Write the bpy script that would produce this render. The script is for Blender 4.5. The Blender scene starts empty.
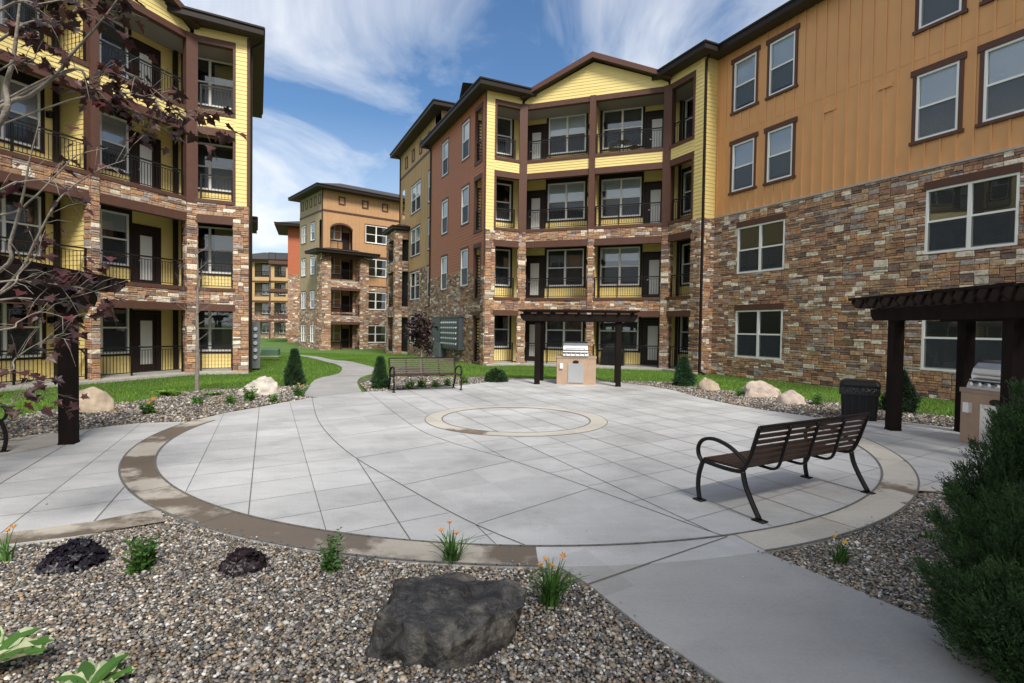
import bpy, bmesh, math, random
import numpy as np
from mathutils import Vector, Matrix, noise
random.seed(7); rng = np.random.default_rng(7)
S = bpy.context.scene
COL = S.collection
pi = math.pi; rad = math.radians

# ------------------------------------------------------------------ camera
FPX, PITCH, ROLL, H = 541.3, .0252, .0143, 1.75
cF = Vector((0, math.cos(PITCH), -math.sin(PITCH))); r0 = Vector((1, 0, 0)); u0 = r0.cross(cF)
cR = math.cos(ROLL)*r0 + math.sin(ROLL)*u0; cU = -math.sin(ROLL)*r0 + math.cos(ROLL)*u0
cam = bpy.data.objects.new('camera', bpy.data.cameras.new('camera')); COL.objects.link(cam)
cam.data.sensor_width = 36; cam.data.lens = 36*FPX/1024
cam.data.clip_start = .05; cam.data.clip_end = 3000
m = Matrix.Identity(4)
for i in range(3):
    m[i][0] = cR[i]; m[i][1] = cU[i]; m[i][2] = -cF[i]
m[0][3], m[1][3], m[2][3] = 0, 0, H
cam.matrix_world = m
S.camera = cam

# ------------------------------------------------------------------ light
SUN_AZ = 157.0      # compass bearing of the sun, from +Y clockwise (behind the camera, to the right)
SUN_EL = 46.0
w = bpy.data.worlds.new('World'); S.world = w; w.use_nodes = True
nt = w.node_tree; nt.nodes.clear()
def wn(t, **k):
    n = nt.nodes.new(t)
    for a, b in k.items(): setattr(n, a, b)
    return n
L = nt.links.new
sky = wn('ShaderNodeTexSky', sky_type='NISHITA', sun_disc=False)
sky.sun_elevation = rad(SUN_EL); sky.sun_rotation = rad(SUN_AZ); sky.air_density = 1.3; sky.dust_density = .6; sky.ozone_density = 2.5
tc = wn('ShaderNodeTexCoord'); sp = wn('ShaderNodeSeparateXYZ'); L(tc.outputs['Generated'], sp.inputs[0])
zz = wn('ShaderNodeMath', operation='ADD'); L(sp.outputs[2], zz.inputs[0]); zz.inputs[1].default_value = .22
dx = wn('ShaderNodeMath', operation='DIVIDE'); L(sp.outputs[0], dx.inputs[0]); L(zz.outputs[0], dx.inputs[1])
dy = wn('ShaderNodeMath', operation='DIVIDE'); L(sp.outputs[1], dy.inputs[0]); L(zz.outputs[0], dy.inputs[1])
cb = wn('ShaderNodeCombineXYZ'); L(dx.outputs[0], cb.inputs[0]); L(dy.outputs[0], cb.inputs[1])
mp = wn('ShaderNodeMapping'); L(cb.outputs[0], mp.inputs[0])
mp.inputs['Rotation'].default_value = (0, 0, rad(35)); mp.inputs['Scale'].default_value = (1.2, 1.0, 1); mp.inputs['Location'].default_value = (3.4, 1.3, 0)
n1 = wn('ShaderNodeTexNoise'); n1.inputs['Scale'].default_value = 1.25; n1.inputs['Detail'].default_value = 9; n1.inputs['Roughness'].default_value = .58; n1.inputs['Distortion'].default_value = .9
L(mp.outputs[0], n1.inputs['Vector'])
n2 = wn('ShaderNodeTexNoise'); n2.inputs['Scale'].default_value = .55; n2.inputs['Detail'].default_value = 3
L(mp.outputs[0], n2.inputs['Vector'])
ad = wn('ShaderNodeMath', operation='ADD'); L(n1.outputs[0], ad.inputs[0]); L(n2.outputs[0], ad.inputs[1])
cr = wn('ShaderNodeValToRGB'); cr.color_ramp.elements[0].position = .425; cr.color_ramp.elements[1].position = .59
hf = wn('ShaderNodeMath', operation='MULTIPLY'); L(ad.outputs[0], hf.inputs[0]); hf.inputs[1].default_value = .5
L(hf.outputs[0], cr.inputs[0])
hz = wn('ShaderNodeMapRange'); L(sp.outputs[2], hz.inputs[0]); hz.inputs[1].default_value = 0; hz.inputs[2].default_value = .35; hz.inputs[3].default_value = .6; hz.inputs[4].default_value = 0
rear = wn('ShaderNodeMapRange'); L(sp.outputs[1], rear.inputs[0]); rear.inputs[1].default_value = .25; rear.inputs[2].default_value = -.45; rear.inputs[3].default_value = 0; rear.inputs[4].default_value = .85  # unseen white cloud added behind the camera for neutral fill light
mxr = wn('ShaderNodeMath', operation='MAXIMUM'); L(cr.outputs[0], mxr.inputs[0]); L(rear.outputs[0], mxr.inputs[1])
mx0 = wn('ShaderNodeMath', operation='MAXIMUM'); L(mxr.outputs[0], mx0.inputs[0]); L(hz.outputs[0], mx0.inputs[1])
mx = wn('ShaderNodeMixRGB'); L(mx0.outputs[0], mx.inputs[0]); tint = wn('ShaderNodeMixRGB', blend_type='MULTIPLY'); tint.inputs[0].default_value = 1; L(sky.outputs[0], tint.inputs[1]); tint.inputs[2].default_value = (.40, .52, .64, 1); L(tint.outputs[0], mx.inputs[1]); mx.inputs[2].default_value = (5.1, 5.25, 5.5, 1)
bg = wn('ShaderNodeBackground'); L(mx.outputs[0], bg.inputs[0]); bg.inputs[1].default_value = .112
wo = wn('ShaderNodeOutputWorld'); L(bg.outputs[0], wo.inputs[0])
sun = bpy.data.objects.new('sun', bpy.data.lights.new('sun', 'SUN')); COL.objects.link(sun)
sun.data.energy = 2.5; sun.data.angle = rad(16); sun.data.color = (1, .94, .85)
az, el = rad(SUN_AZ), rad(SUN_EL)
sd = Vector((math.sin(az)*math.cos(el), math.cos(az)*math.cos(el), math.sin(el)))
sun.rotation_euler = sd.to_track_quat('Z', 'Y').to_euler(); sun.location = (0, 0, 40)
S.view_settings.view_transform = 'Standard'; S.view_settings.look = 'None'; S.view_settings.gamma = 1
S.view_settings.exposure = 0.85
S.cycles.max_bounces = 6; S.cycles.transparent_max_bounces = 12

# ------------------------------------------------------------------ geometry helpers
def G(px, py, z=0.0):
    """real point on the level z seen along this direction"""
    d = (px-512)/FPX*cR + (341.5-py)/FPX*cU + cF
    t = (z-H)/d[2]
    return Vector((d[0]*t, d[1]*t, z))
def P3(px, py, dist):
    d = (px-512)/FPX*cR + (341.5-py)/FPX*cU + cF
    return Vector((0, 0, H)) + d*dist

class MB:
    def __init__(s): s.v = []; s.f = []; s.m = []; s.c = []; s.smooth = False; s.col = (1, 1, 1)
    def face(s, pts, m=0, c=None):
        i = len(s.v); s.v.extend([tuple(p) for p in pts]); s.f.append(tuple(range(i, i+len(pts)))); s.m.append(m); s.c.append(c or s.col)
    def box(s, x0, y0, z0, x1, y1, z1, m=0, c=None):
        i = len(s.v)
        s.v += [(x0,y0,z0),(x1,y0,z0),(x1,y1,z0),(x0,y1,z0),(x0,y0,z1),(x1,y0,z1),(x1,y1,z1),(x0,y1,z1)]
        for q in ((0,3,2,1),(4,5,6,7),(0,1,5,4),(1,2,6,5),(2,3,7,6),(3,0,4,7)):
            s.f.append(tuple(i+k for k in q)); s.m.append(m); s.c.append(c or s.col)
    def prism(s, poly, z0, z1, m=0, c=None):
        """poly: ccw list of (x,y)"""
        n = len(poly); i = len(s.v)
        s.v += [(p[0], p[1], z0) for p in poly] + [(p[0], p[1], z1) for p in poly]
        s.f.append(tuple(i+k for k in range(n-1, -1, -1))); s.f.append(tuple(i+n+k for k in range(n)))
        for k in range(n): s.f.append((i+k, i+(k+1) % n, i+n+(k+1) % n, i+n+k))
        s.m += [m]*(n+2); s.c += [c or s.col]*(n+2)
    def tube(s, pts, r, n=6, m=0, c=None, sx=1.0, cap=True):
        pts = [Vector(p) for p in pts]; rr = r if isinstance(r, (list, tuple)) else [r]*len(pts)
        base = len(s.v); up = None
        for k, p in enumerate(pts):
            t = (pts[min(k+1, len(pts)-1)] - pts[max(k-1, 0)]).normalized()
            if up is None:
                up = Vector((0, 0, 1)) if abs(t.z) < .9 else Vector((1, 0, 0))
            a = t.cross(up).normalized(); b = a.cross(t).normalized(); up = b
            for j in range(n):
                an = 2*pi*(j+.5)/n
                s.v.append(tuple(p + a*math.cos(an)*rr[k]*sx + b*math.sin(an)*rr[k]))
        for k in range(len(pts)-1):
            for j in range(n):
                s.f.append((base+k*n+j, base+k*n+(j+1) % n, base+(k+1)*n+(j+1) % n, base+(k+1)*n+j)); s.m.append(m); s.c.append(c or s.col)
        if cap:
            s.f.append(tuple(base+j for j in range(n-1, -1, -1))); s.f.append(tuple(base+(len(pts)-1)*n+j for j in range(n)))
            s.m += [m]*2; s.c += [c or s.col]*2
    def bar(s, a, b, wd, ht=None, m=0, c=None):
        ht = ht or wd; a = Vector(a); b = Vector(b); t = (b-a).normalized()
        up = Vector((0, 0, 1)) if abs(t.z) < .95 else Vector((0, 1, 0))
        x = t.cross(up).normalized()*wd/2; y = x.normalized().cross(t)*ht/2
        i = len(s.v)
        for p in (a, b):
            for q in (-x-y, x-y, x+y, -x+y): s.v.append(tuple(p+q))
        for q in ((0,1,2,3),(7,6,5,4),(0,4,5,1),(1,5,6,2),(2,6,7,3),(3,7,4,0)):
            s.f.append(tuple(i+k for k in q)); s.m.append(m); s.c.append(c or s.col)
    def mesh(s, name, mats, colors=False):
        me = bpy.data.meshes.new(name); me.from_pydata(s.v, [], s.f); me.update()
        for mt in (mats if isinstance(mats, (list, tuple)) else [mats]): me.materials.append(mt)
        me.polygons.foreach_set('material_index', s.m)
        if s.smooth: me.polygons.foreach_set('use_smooth', [True]*len(s.f))
        if colors:
            at = me.color_attributes.new('Col', 'FLOAT_COLOR', 'CORNER')
            arr = []
            for f, c in zip(s.f, s.c): arr += [c[0], c[1], c[2], 1.0]*len(f)
            at.data.foreach_set('color', arr)
        return me
    def build(s, name, mats, parent=None, colors=False, loc=(0, 0, 0), rz=0):
        if not s.f: return None
        return link(name, s.mesh(name, mats, colors), parent, loc, rz)
def link(name, me, parent=None, loc=(0, 0, 0), rz=0):
    o = bpy.data.objects.new(name, me); COL.objects.link(o)
    o.location = loc; o.rotation_euler = (0, 0, rz)
    if parent: o.parent = parent
    return o
def npmesh(name, V, F, mat, cols=None, smooth=False):
    """V (n,3), F (m,k) arrays; cols per vertex (n,3)"""
    me = bpy.data.meshes.new(name); n, mm, k = len(V), len(F), F.shape[1]
    me.vertices.add(n); me.vertices.foreach_set('co', V.astype(np.float32).ravel())
    me.loops.add(mm*k); me.loops.foreach_set('vertex_index', F.astype(np.int32).ravel())
    me.polygons.add(mm); me.polygons.foreach_set('loop_start', np.arange(0, mm*k, k, dtype=np.int32))
    me.polygons.foreach_set('loop_total', np.full(mm, k, dtype=np.int32))
    if smooth: me.polygons.foreach_set('use_smooth', np.ones(mm, dtype=bool))
    me.update(calc_edges=True); me.validate()
    if cols is not None:
        at = me.color_attributes.new('Col', 'FLOAT_COLOR', 'POINT')
        c4 = np.ones((n, 4), dtype=np.float32); c4[:, :3] = cols; at.data.foreach_set('color', c4.ravel())
    me.materials.append(mat)
    return me
def thing(name, label, cat, loc=(0, 0, 0), rz=0, group=None):
    o = bpy.data.objects.new(name, None); COL.objects.link(o); o.empty_display_size = .2
    o.location = loc; o.rotation_euler = (0, 0, rz); o['label'] = label; o['category'] = cat
    if group: o['group'] = group
    return o
def tag(o, label, cat, group=None):
    o['label'] = label; o['category'] = cat
    if group: o['group'] = group
    return o
def struct(o, kind='structure', label=None):
    o['kind'] = kind
    if label: o['label'] = label
    return o
def copy_tree(o, parent=None):
    c = o.copy(); COL.objects.link(c); c.parent = parent
    for ch in [x for x in o.children]: copy_tree(ch, c)
    return c

# ------------------------------------------------------------------ materials
def mat(name, col, rough=.7, metal=0, nscale=0, namp=0, bump=0, bscale=None, attr=False, spec=.5, stretch=None, trans=0):
    mt = bpy.data.materials.new(name); mt.use_nodes = True; t = mt.node_tree; b = t.nodes['Principled BSDF']
    b.inputs['Roughness'].default_value = rough; b.inputs['Metallic'].default_value = metal
    b.inputs['Specular IOR Level'].default_value = spec
    src = None
    if attr:
        a = t.nodes.new('ShaderNodeVertexColor'); a.layer_name = 'Col'; src = a.outputs[0]
    else: b.inputs['Base Color'].default_value = (*col, 1)
    if nscale or bump:
        tcn = t.nodes.new('ShaderNodeTexCoord'); mpn = t.nodes.new('ShaderNodeMapping'); t.links.new(tcn.outputs['Object'], mpn.inputs[0])
        if stretch: mpn.inputs['Scale'].default_value = stretch
    if nscale:
        nn = t.nodes.new('ShaderNodeTexNoise'); nn.inputs['Scale'].default_value = nscale; nn.inputs['Detail'].default_value = 6; nn.inputs['Roughness'].default_value = .62
        t.links.new(mpn.outputs[0], nn.inputs['Vector'])
        mr = t.nodes.new('ShaderNodeMapRange'); t.links.new(nn.outputs[0], mr.inputs[0]); mr.inputs[1].default_value = .3; mr.inputs[2].default_value = .7; mr.inputs[3].default_value = 1-namp; mr.inputs[4].default_value = 1+namp
        mm = t.nodes.new('ShaderNodeVectorMath'); mm.operation = 'SCALE'
        if src: t.links.new(src, mm.inputs[0])
        else: mm.inputs[0].default_value = col
        t.links.new(mr.outputs[0], mm.inputs['Scale']); t.links.new(mm.outputs[0], b.inputs['Base Color'])
    elif src: t.links.new(src, b.inputs['Base Color'])
    if bump:
        bn = t.nodes.new('ShaderNodeTexNoise'); bn.inputs['Scale'].default_value = bscale or 40; bn.inputs['Detail'].default_value = 5
        t.links.new(mpn.outputs[0], bn.inputs['Vector'])
        bp = t.nodes.new('ShaderNodeBump'); bp.inputs['Strength'].default_value = bump; bp.inputs['Distance'].default_value = .02
        t.links.new(bn.outputs[0], bp.inputs['Height']); t.links.new(bp.outputs[0], b.inputs['Normal'])
    if trans:
        b.inputs['Transmission Weight'].default_value = 0
        tl = t.nodes.new('ShaderNodeBsdfTranslucent'); ms = t.nodes.new('ShaderNodeMixShader'); ms.inputs[0].default_value = trans
        if b.inputs['Base Color'].is_linked: t.links.new(b.inputs['Base Color'].links[0].from_socket, tl.inputs[0])
        else: tl.inputs[0].default_value = (*col, 1)
        t.links.new(b.outputs[0], ms.inputs[1]); t.links.new(tl.outputs[0], ms.inputs[2]); t.links.new(ms.outputs[0], t.nodes['Material Output'].inputs[0])
    return mt
M = {}
M['stone'] = mat('stone_veneer', (1,1,1), .85, nscale=11, namp=.42, bump=1.0, bscale=22, attr=True)
M['mortar'] = mat('mortar', (.075,.06,.05), .95, nscale=20, namp=.2)
M['yellow'] = mat('yellow_siding', (.80,.64,.25), .6, nscale=3, namp=.05, bump=.12, bscale=60, stretch=(1,1,8))
M['orange'] = mat('orange_board', (.68,.35,.145), .65, nscale=1.0, namp=.05, stretch=(2,2,1))
M['tan'] = mat('tan_board', (.52,.34,.16), .65, nscale=1.2, namp=.06)
M['olive'] = mat('olive_tan_board', (.36,.28,.17), .65, nscale=1.2, namp=.06)
M['red'] = mat('red_siding', (.45,.16,.065), .6, nscale=3, namp=.10, bump=.12, bscale=60, stretch=(1,1,8))
M['rust'] = mat('rust_siding', (.40,.10,.035), .6, nscale=3, namp=.10)
M['brown'] = mat('brown_trim', (.105,.05,.036), .6, spec=.3, nscale=5, namp=.12, bump=.1)
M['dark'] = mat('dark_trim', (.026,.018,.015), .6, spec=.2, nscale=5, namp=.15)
M['fascia'] = mat('dark_gutter', (.022,.016,.014), .5, spec=.2)
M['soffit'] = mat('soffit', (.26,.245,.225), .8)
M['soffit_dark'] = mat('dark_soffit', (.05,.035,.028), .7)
M['roof'] = mat('roof_shingle', (.05,.043,.042), .9, nscale=8, namp=.3)
M['white'] = mat('white_vinyl', (.86,.86,.84), .45)
M['black'] = mat('black_metal', (.010,.009,.009), .42, spec=.3)
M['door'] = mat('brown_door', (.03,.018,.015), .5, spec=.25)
M['lite'] = mat('door_blind', (.78,.78,.74), .5, nscale=0)
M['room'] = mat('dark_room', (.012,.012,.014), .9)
M['blind_white'] = mat('white_blind', (.88,.89,.90), .6)
M['blind_grey'] = mat('grey_blind', (.90,.92,.94), .6)
M['blind_dark'] = mat('shaded_blind', (.15,.15,.13), .6)
M['conc_edge'] = mat('patio_concrete', (.42,.40,.37), .85, nscale=4, namp=.15)
M['timber'] = mat('dark_timber', (.012,.008,.007), .8, spec=.12, nscale=6, namp=.3, bump=.35, bscale=18, stretch=(1,1,.25))
M['stucco'] = mat('stucco', (.44,.31,.22), .9, nscale=5, namp=.08, bump=.5, bscale=120)
M['stucco_top'] = mat('stucco_counter', (.36,.27,.20), .8, nscale=5, namp=.1)
M['steel'] = mat('stainless_steel', (.72,.72,.72), .28, 1)
M['steel_dull'] = mat('brushed_steel', (.55,.55,.55), .45, .8)
M['bank'] = mat('bank_enamel', (.055,.066,.078), .45, nscale=3, namp=.06)
M['orange_far'] = mat('orange_far_board', (.47,.27,.13), .7, nscale=1.0, namp=.08)
M['plastic_black'] = mat('black_plastic', (.010,.010,.011), .45, spec=.25)
M['bag'] = mat('black_bag', (.014,.014,.016), .22, bump=.9, bscale=30)
M['slat'] = mat('bench_slat', (.045,.022,.014), .45, nscale=7, namp=.3, bump=.2, bscale=30, stretch=(.3,3,3))
M['grey_box'] = mat('grey_enamel', (.115,.13,.14), .45, nscale=3, namp=.06)
M['meter'] = mat('meter_glass', (.42,.46,.48), .15)
M['green_box'] = mat('green_enamel', (.09,.17,.10), .5)
M['bark'] = mat('grey_bark', (.24,.21,.18), .9, nscale=12, namp=.3, bump=.6, bscale=35)
M['soil'] = mat('mulch', (.05,.035,.025), .95, nscale=15, namp=.4, bump=1, bscale=40)

def glass_mat():
    mt = bpy.data.materials.new('window_glass'); mt.use_nodes = True; t = mt.node_tree; t.nodes.remove(t.nodes['Principled BSDF'])
    tr = t.nodes.new('ShaderNodeBsdfTransparent'); tr.inputs[0].default_value = (.86,.89,.90,1)
    gl = t.nodes.new('ShaderNodeBsdfGlossy'); gl.inputs['Roughness'].default_value = .015; gl.inputs[0].default_value = (.9,.95,1,1)
    fr = t.nodes.new('ShaderNodeFresnel'); fr.inputs[0].default_value = 1.6
    mr = t.nodes.new('ShaderNodeMapRange'); t.links.new(fr.outputs[0], mr.inputs[0]); mr.inputs[3].default_value = .10; mr.inputs[4].default_value = 1
    tcn = t.nodes.new('ShaderNodeTexCoord'); nn = t.nodes.new('ShaderNodeTexNoise'); nn.inputs['Scale'].default_value = .9
    t.links.new(tcn.outputs['Object'], nn.inputs['Vector']); bp = t.nodes.new('ShaderNodeBump'); bp.inputs['Strength'].default_value = .05; bp.inputs['Distance'].default_value = .04
    t.links.new(nn.outputs[0], bp.inputs['Height']); t.links.new(bp.outputs[0], gl.inputs['Normal'])
    ms = t.nodes.new('ShaderNodeMixShader'); t.links.new(mr.outputs[0], ms.inputs[0]); t.links.new(tr.outputs[0], ms.inputs[1]); t.links.new(gl.outputs[0], ms.inputs[2])
    t.links.new(ms.outputs[0], t.nodes['Material Output'].inputs[0]); return mt
M['glass'] = glass_mat()
def screen_mat():
    mt = bpy.data.materials.new('insect_screen'); mt.use_nodes = True; t = mt.node_tree; b = t.nodes['Principled BSDF']
    b.inputs['Base Color'].default_value = (.05,.06,.075,1); b.inputs['Roughness'].default_value = .8; b.inputs['Alpha'].default_value = .55
    return mt
M['screen'] = screen_mat()
for k in ('blind_white', 'blind_grey', 'blind_dark', 'lite'):      # horizontal slats of the blinds as relief
    t = M[k].node_tree; b = t.nodes['Principled BSDF']
    tcn = t.nodes.new('ShaderNodeTexCoord'); wv = t.nodes.new('ShaderNodeTexWave'); wv.bands_direction = 'Z' if k != 'lite' else 'X'
    wv.inputs['Scale'].default_value = 6.5; t.links.new(tcn.outputs['Object'], wv.inputs['Vector'])
    bp = t.nodes.new('ShaderNodeBump'); bp.inputs['Strength'].default_value = .25; bp.inputs['Distance'].default_value = .01
    mc_ = t.nodes.new('ShaderNodeMapRange'); t.links.new(wv.outputs['Fac'], mc_.inputs[0]); mc_.inputs[3].default_value = .78 if k != 'blind_dark' else .45; mc_.inputs[4].default_value = 1
    vs_ = t.nodes.new('ShaderNodeVectorMath'); vs_.operation = 'SCALE'; vs_.inputs[0].default_value = b.inputs['Base Color'].default_value[:3]; t.links.new(mc_.outputs[0], vs_.inputs['Scale']); t.links.new(vs_.outputs[0], b.inputs['Base Color'])
    t.links.new(wv.outputs['Fac'], bp.inputs['Height']); t.links.new(bp.outputs[0], b.inputs['Normal'])

def concrete_mat(name, base, streak, stain=None, stain_lo=.5, stain_hi=.6, slab=.075):
    mt = bpy.data.materials.new(name); mt.use_nodes = True; t = mt.node_tree; b = t.nodes['Principled BSDF']; lk = t.links.new
    g = t.nodes.new('ShaderNodeTexCoord')
    def no(sc, det=6, ro=.6, v=None):
        n = t.nodes.new('ShaderNodeTexNoise'); n.inputs['Scale'].default_value = sc; n.inputs['Detail'].default_value = det; n.inputs['Roughness'].default_value = ro
        lk(v or g.outputs['Object'], n.inputs['Vector']); return n.outputs[0]
    def mrg(src, a, c, d, e):
        n = t.nodes.new('ShaderNodeMapRange'); lk(src, n.inputs[0])
        for i, q in zip((1, 2, 3, 4), (a, c, d, e)): n.inputs[i].default_value = q
        return n.outputs[0]
    mpn = t.nodes.new('ShaderNodeMapping'); mpn.inputs['Rotation'].default_value = (0, 0, rad(33)); mpn.inputs['Scale'].default_value = (.35, 2.2, 1); lk(g.outputs['Object'], mpn.inputs[0])
    a = mrg(no(.42, 5), .32, .68, 1-streak, 1+streak); c = mrg(no(2.0, 8, .7, mpn.outputs[0]), .3, .7, .93, 1.07); d = mrg(no(45, 4), .3, .7, .93, 1.07)
    m1 = t.nodes.new('ShaderNodeMath'); m1.operation = 'MULTIPLY'; lk(a, m1.inputs[0]); lk(c, m1.inputs[1])
    m2 = t.nodes.new('ShaderNodeMath'); m2.operation = 'MULTIPLY'; lk(m1.outputs[0], m2.inputs[0]); lk(d, m2.inputs[1])
    sc = t.nodes.new('ShaderNodeVectorMath'); sc.operation = 'SCALE'; sc.inputs[0].default_value = base; lk(m2.outputs[0], sc.inputs['Scale'])
    out = sc.outputs[0]
    # each pour / slab has its own tone, plus specks and broom marks
    sx = t.nodes.new('ShaderNodeSeparateXYZ'); lk(g.outputs['Object'], sx.inputs[0])
    def lin(a_, b_, c_):
        p = t.nodes.new('ShaderNodeMath'); p.operation = 'MULTIPLY'; lk(sx.outputs[0], p.inputs[0]); p.inputs[1].default_value = a_
        q = t.nodes.new('ShaderNodeMath'); q.operation = 'MULTIPLY_ADD'; lk(sx.outputs[1], q.inputs[0]); q.inputs[1].default_value = b_; lk(p.outputs[0], q.inputs[2])
        r = t.nodes.new('ShaderNodeMath'); r.operation = 'ADD'; lk(q.outputs[0], r.inputs[0]); r.inputs[1].default_value = c_
        f = t.nodes.new('ShaderNodeMath'); f.operation = 'FLOOR'; lk(r.outputs[0], f.inputs[0]); return f.outputs[0]
    cu = lin(math.cos(rad(24.3))/.614, math.sin(rad(24.3))/.614, .157/.614+20); cv = lin(-math.sin(rad(33))/.65, math.cos(rad(33))/.65, -4.55/.65+20)
    cx = t.nodes.new('ShaderNodeCombineXYZ'); lk(cu, cx.inputs[0]); lk(cv, cx.inputs[1]); wh = t.nodes.new('ShaderNodeTexWhiteNoise'); lk(cx.outputs[0], wh.inputs['Vector'])
    tone = mrg(wh.outputs['Value'], 0, 1, 1-slab, 1+slab)
    speck = mrg(no(9, 8, .75), .28, .40, .80, 1.0); blot = mrg(no(1.1, 8, .7), .36, .50, 1-streak*.8, 1.0)
    for e_ in (tone, speck, blot):
        s3 = t.nodes.new('ShaderNodeVectorMath'); s3.operation = 'SCALE'; lk(out, s3.inputs[0]); lk(e_, s3.inputs['Scale']); out = s3.outputs[0]
    if stain:
        st = mrg(no(.75, 7, .6), stain_lo, stain_hi, 0, 1)
        mxn = t.nodes.new('ShaderNodeMixRGB'); lk(st, mxn.inputs[0]); lk(out, mxn.inputs[1])
        s2 = t.nodes.new('ShaderNodeVectorMath'); s2.operation = 'SCALE'; s2.inputs[0].default_value = stain; lk(m2.outputs[0], s2.inputs['Scale']); lk(s2.outputs[0], mxn.inputs[2])
        out = mxn.outputs[0]
        lk(mrg(no(.75, 7, .6), stain_lo, stain_hi, .7, .5), b.inputs['Roughness'])
    else:
        lk(mrg(no(.6, 5), .35, .65, .5, .75), b.inputs['Roughness'])
    lk(out, b.inputs['Base Color'])
    bp = t.nodes.new('ShaderNodeBump'); bp.inputs['Strength'].default_value = .25; bp.inputs['Distance'].default_value = .006; lk(no(60, 5), bp.inputs['Height']); lk(bp.outputs[0], b.inputs['Normal'])
    return mt
M['plaza'] = concrete_mat('plaza_concrete', (.475,.478,.475), .20)
M['walk'] = concrete_mat('walk_concrete', (.36,.355,.345), .12)
M['ring'] = concrete_mat('ring_concrete', (.44,.40,.34), .10, stain=(.15,.12,.09), stain_lo=.44, stain_hi=.50)
M['ring_light'] = concrete_mat('ring_concrete_dry', (.50,.47,.41), .08, stain=(.20,.15,.11), stain_lo=.60, stain_hi=.64)
M['joint'] = mat('joint_groove', (.15,.14,.13), .95)
M['gravel_base'] = mat('gravel_base', (.13,.11,.095), .95, nscale=60, namp=.5, bump=1, bscale=80)
M['pebble'] = mat('pebble', (1,1,1), .5, nscale=80, namp=.15, attr=True)
M['lawn'] = mat('lawn', (.08,.16,.02), .95, nscale=1.2, namp=.3, bump=1, bscale=60)
M['blade'] = mat('grass_blade', (1,1,1), .7, attr=True, trans=.3)
M['leaf'] = mat('leaf', (1,1,1), .5, attr=True, trans=.25)
M['gloss_leaf'] = mat('glossy_leaf', (1,1,1), .42, attr=True, trans=.12, spec=.5)
M['needle'] = mat('needle', (1,1,1), .75, attr=True, trans=.1)
M['rock_pale'] = mat('pale_rock', (.42,.34,.25), .9, nscale=3.5, namp=.4, bump=1.0, bscale=9)
M['rock_pink'] = mat('pink_rock', (.46,.38,.32), .9, nscale=4, namp=.35, bump=1.0, bscale=9)
M['rock_white'] = mat('white_rock', (.52,.48,.42), .9, nscale=4, namp=.4, bump=1.0, bscale=8)
M['rock_dark'] = mat('dark_rock', (.030,.028,.027), .55, nscale=9, namp=.85, bump=1.0, bscale=26)
M['flower'] = mat('orange_petal', (.85,.38,.05), .6, trans=.3)
M['flower_yellow'] = mat('yellow_petal', (.85,.62,.08), .6, trans=.3)
t = M['rock_dark'].node_tree; b_ = t.nodes['Principled BSDF']; src_ = b_.inputs['Base Color'].links[0].from_socket      # pale mineral patches and seams
tcn = t.nodes.new('ShaderNodeTexCoord'); pn = t.nodes.new('ShaderNodeTexNoise'); pn.inputs['Scale'].default_value = 4.5; pn.inputs['Detail'].default_value = 9; pn.inputs['Roughness'].default_value = .72; pn.inputs['Distortion'].default_value = .6; t.links.new(tcn.outputs['Object'], pn.inputs['Vector'])
rp = t.nodes.new('ShaderNodeMapRange'); t.links.new(pn.outputs[0], rp.inputs[0]); rp.inputs[1].default_value = .50; rp.inputs[2].default_value = .64
mxp = t.nodes.new('ShaderNodeMixRGB'); t.links.new(rp.outputs[0], mxp.inputs[0]); t.links.new(src_, mxp.inputs[1]); mxp.inputs[2].default_value = (.12, .108, .09, 1); t.links.new(mxp.outputs[0], b_.inputs['Base Color'])

# ------------------------------------------------------------------ ground
def ss(a, b, x): 
    t = np.clip((np.asarray(x, dtype=float)-a)/(b-a), 0, 1); return t*t*(3-2*t)
def gz(x, y):
    d = np.hypot(np.asarray(x)-.1, np.asarray(y)-9.8)
    return -.17*ss(9.6, 14, d) - .12*ss(8.5, 11, -np.asarray(x))*ss(9.6, 14, d) - .35*ss(26, 52, y)
def grid_axis(a, b, c, d, fine):
    return np.concatenate([-np.geomspace(-a, -b, 18)[:-1] if a < 0 else np.linspace(a, b, 8)[:-1], np.arange(b, c, fine), np.geomspace(c, d, 18)])
gx = grid_axis(-1500, -30, 30, 1500, .6); gy = np.concatenate([-np.geomspace(1500, 12, 14)[:-1], np.arange(-12, 70, .6), np.geomspace(70, 2500, 16)])
X_, Y_ = np.meshgrid(gx, gy, indexing='ij'); Z_ = gz(X_, Y_)-.05
V = np.stack([X_, Y_, Z_], -1).reshape(-1, 3); ny = len(gy)
ii, jj = np.meshgrid(np.arange(len(gx)-1), np.arange(ny-1), indexing='ij'); a0 = (ii*ny+jj).ravel()
F_ = np.stack([a0, a0+ny, a0+ny+1, a0+1], -1)
struct(link('ground', npmesh('ground', V, F_, M['lawn'], smooth=True)))

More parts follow.
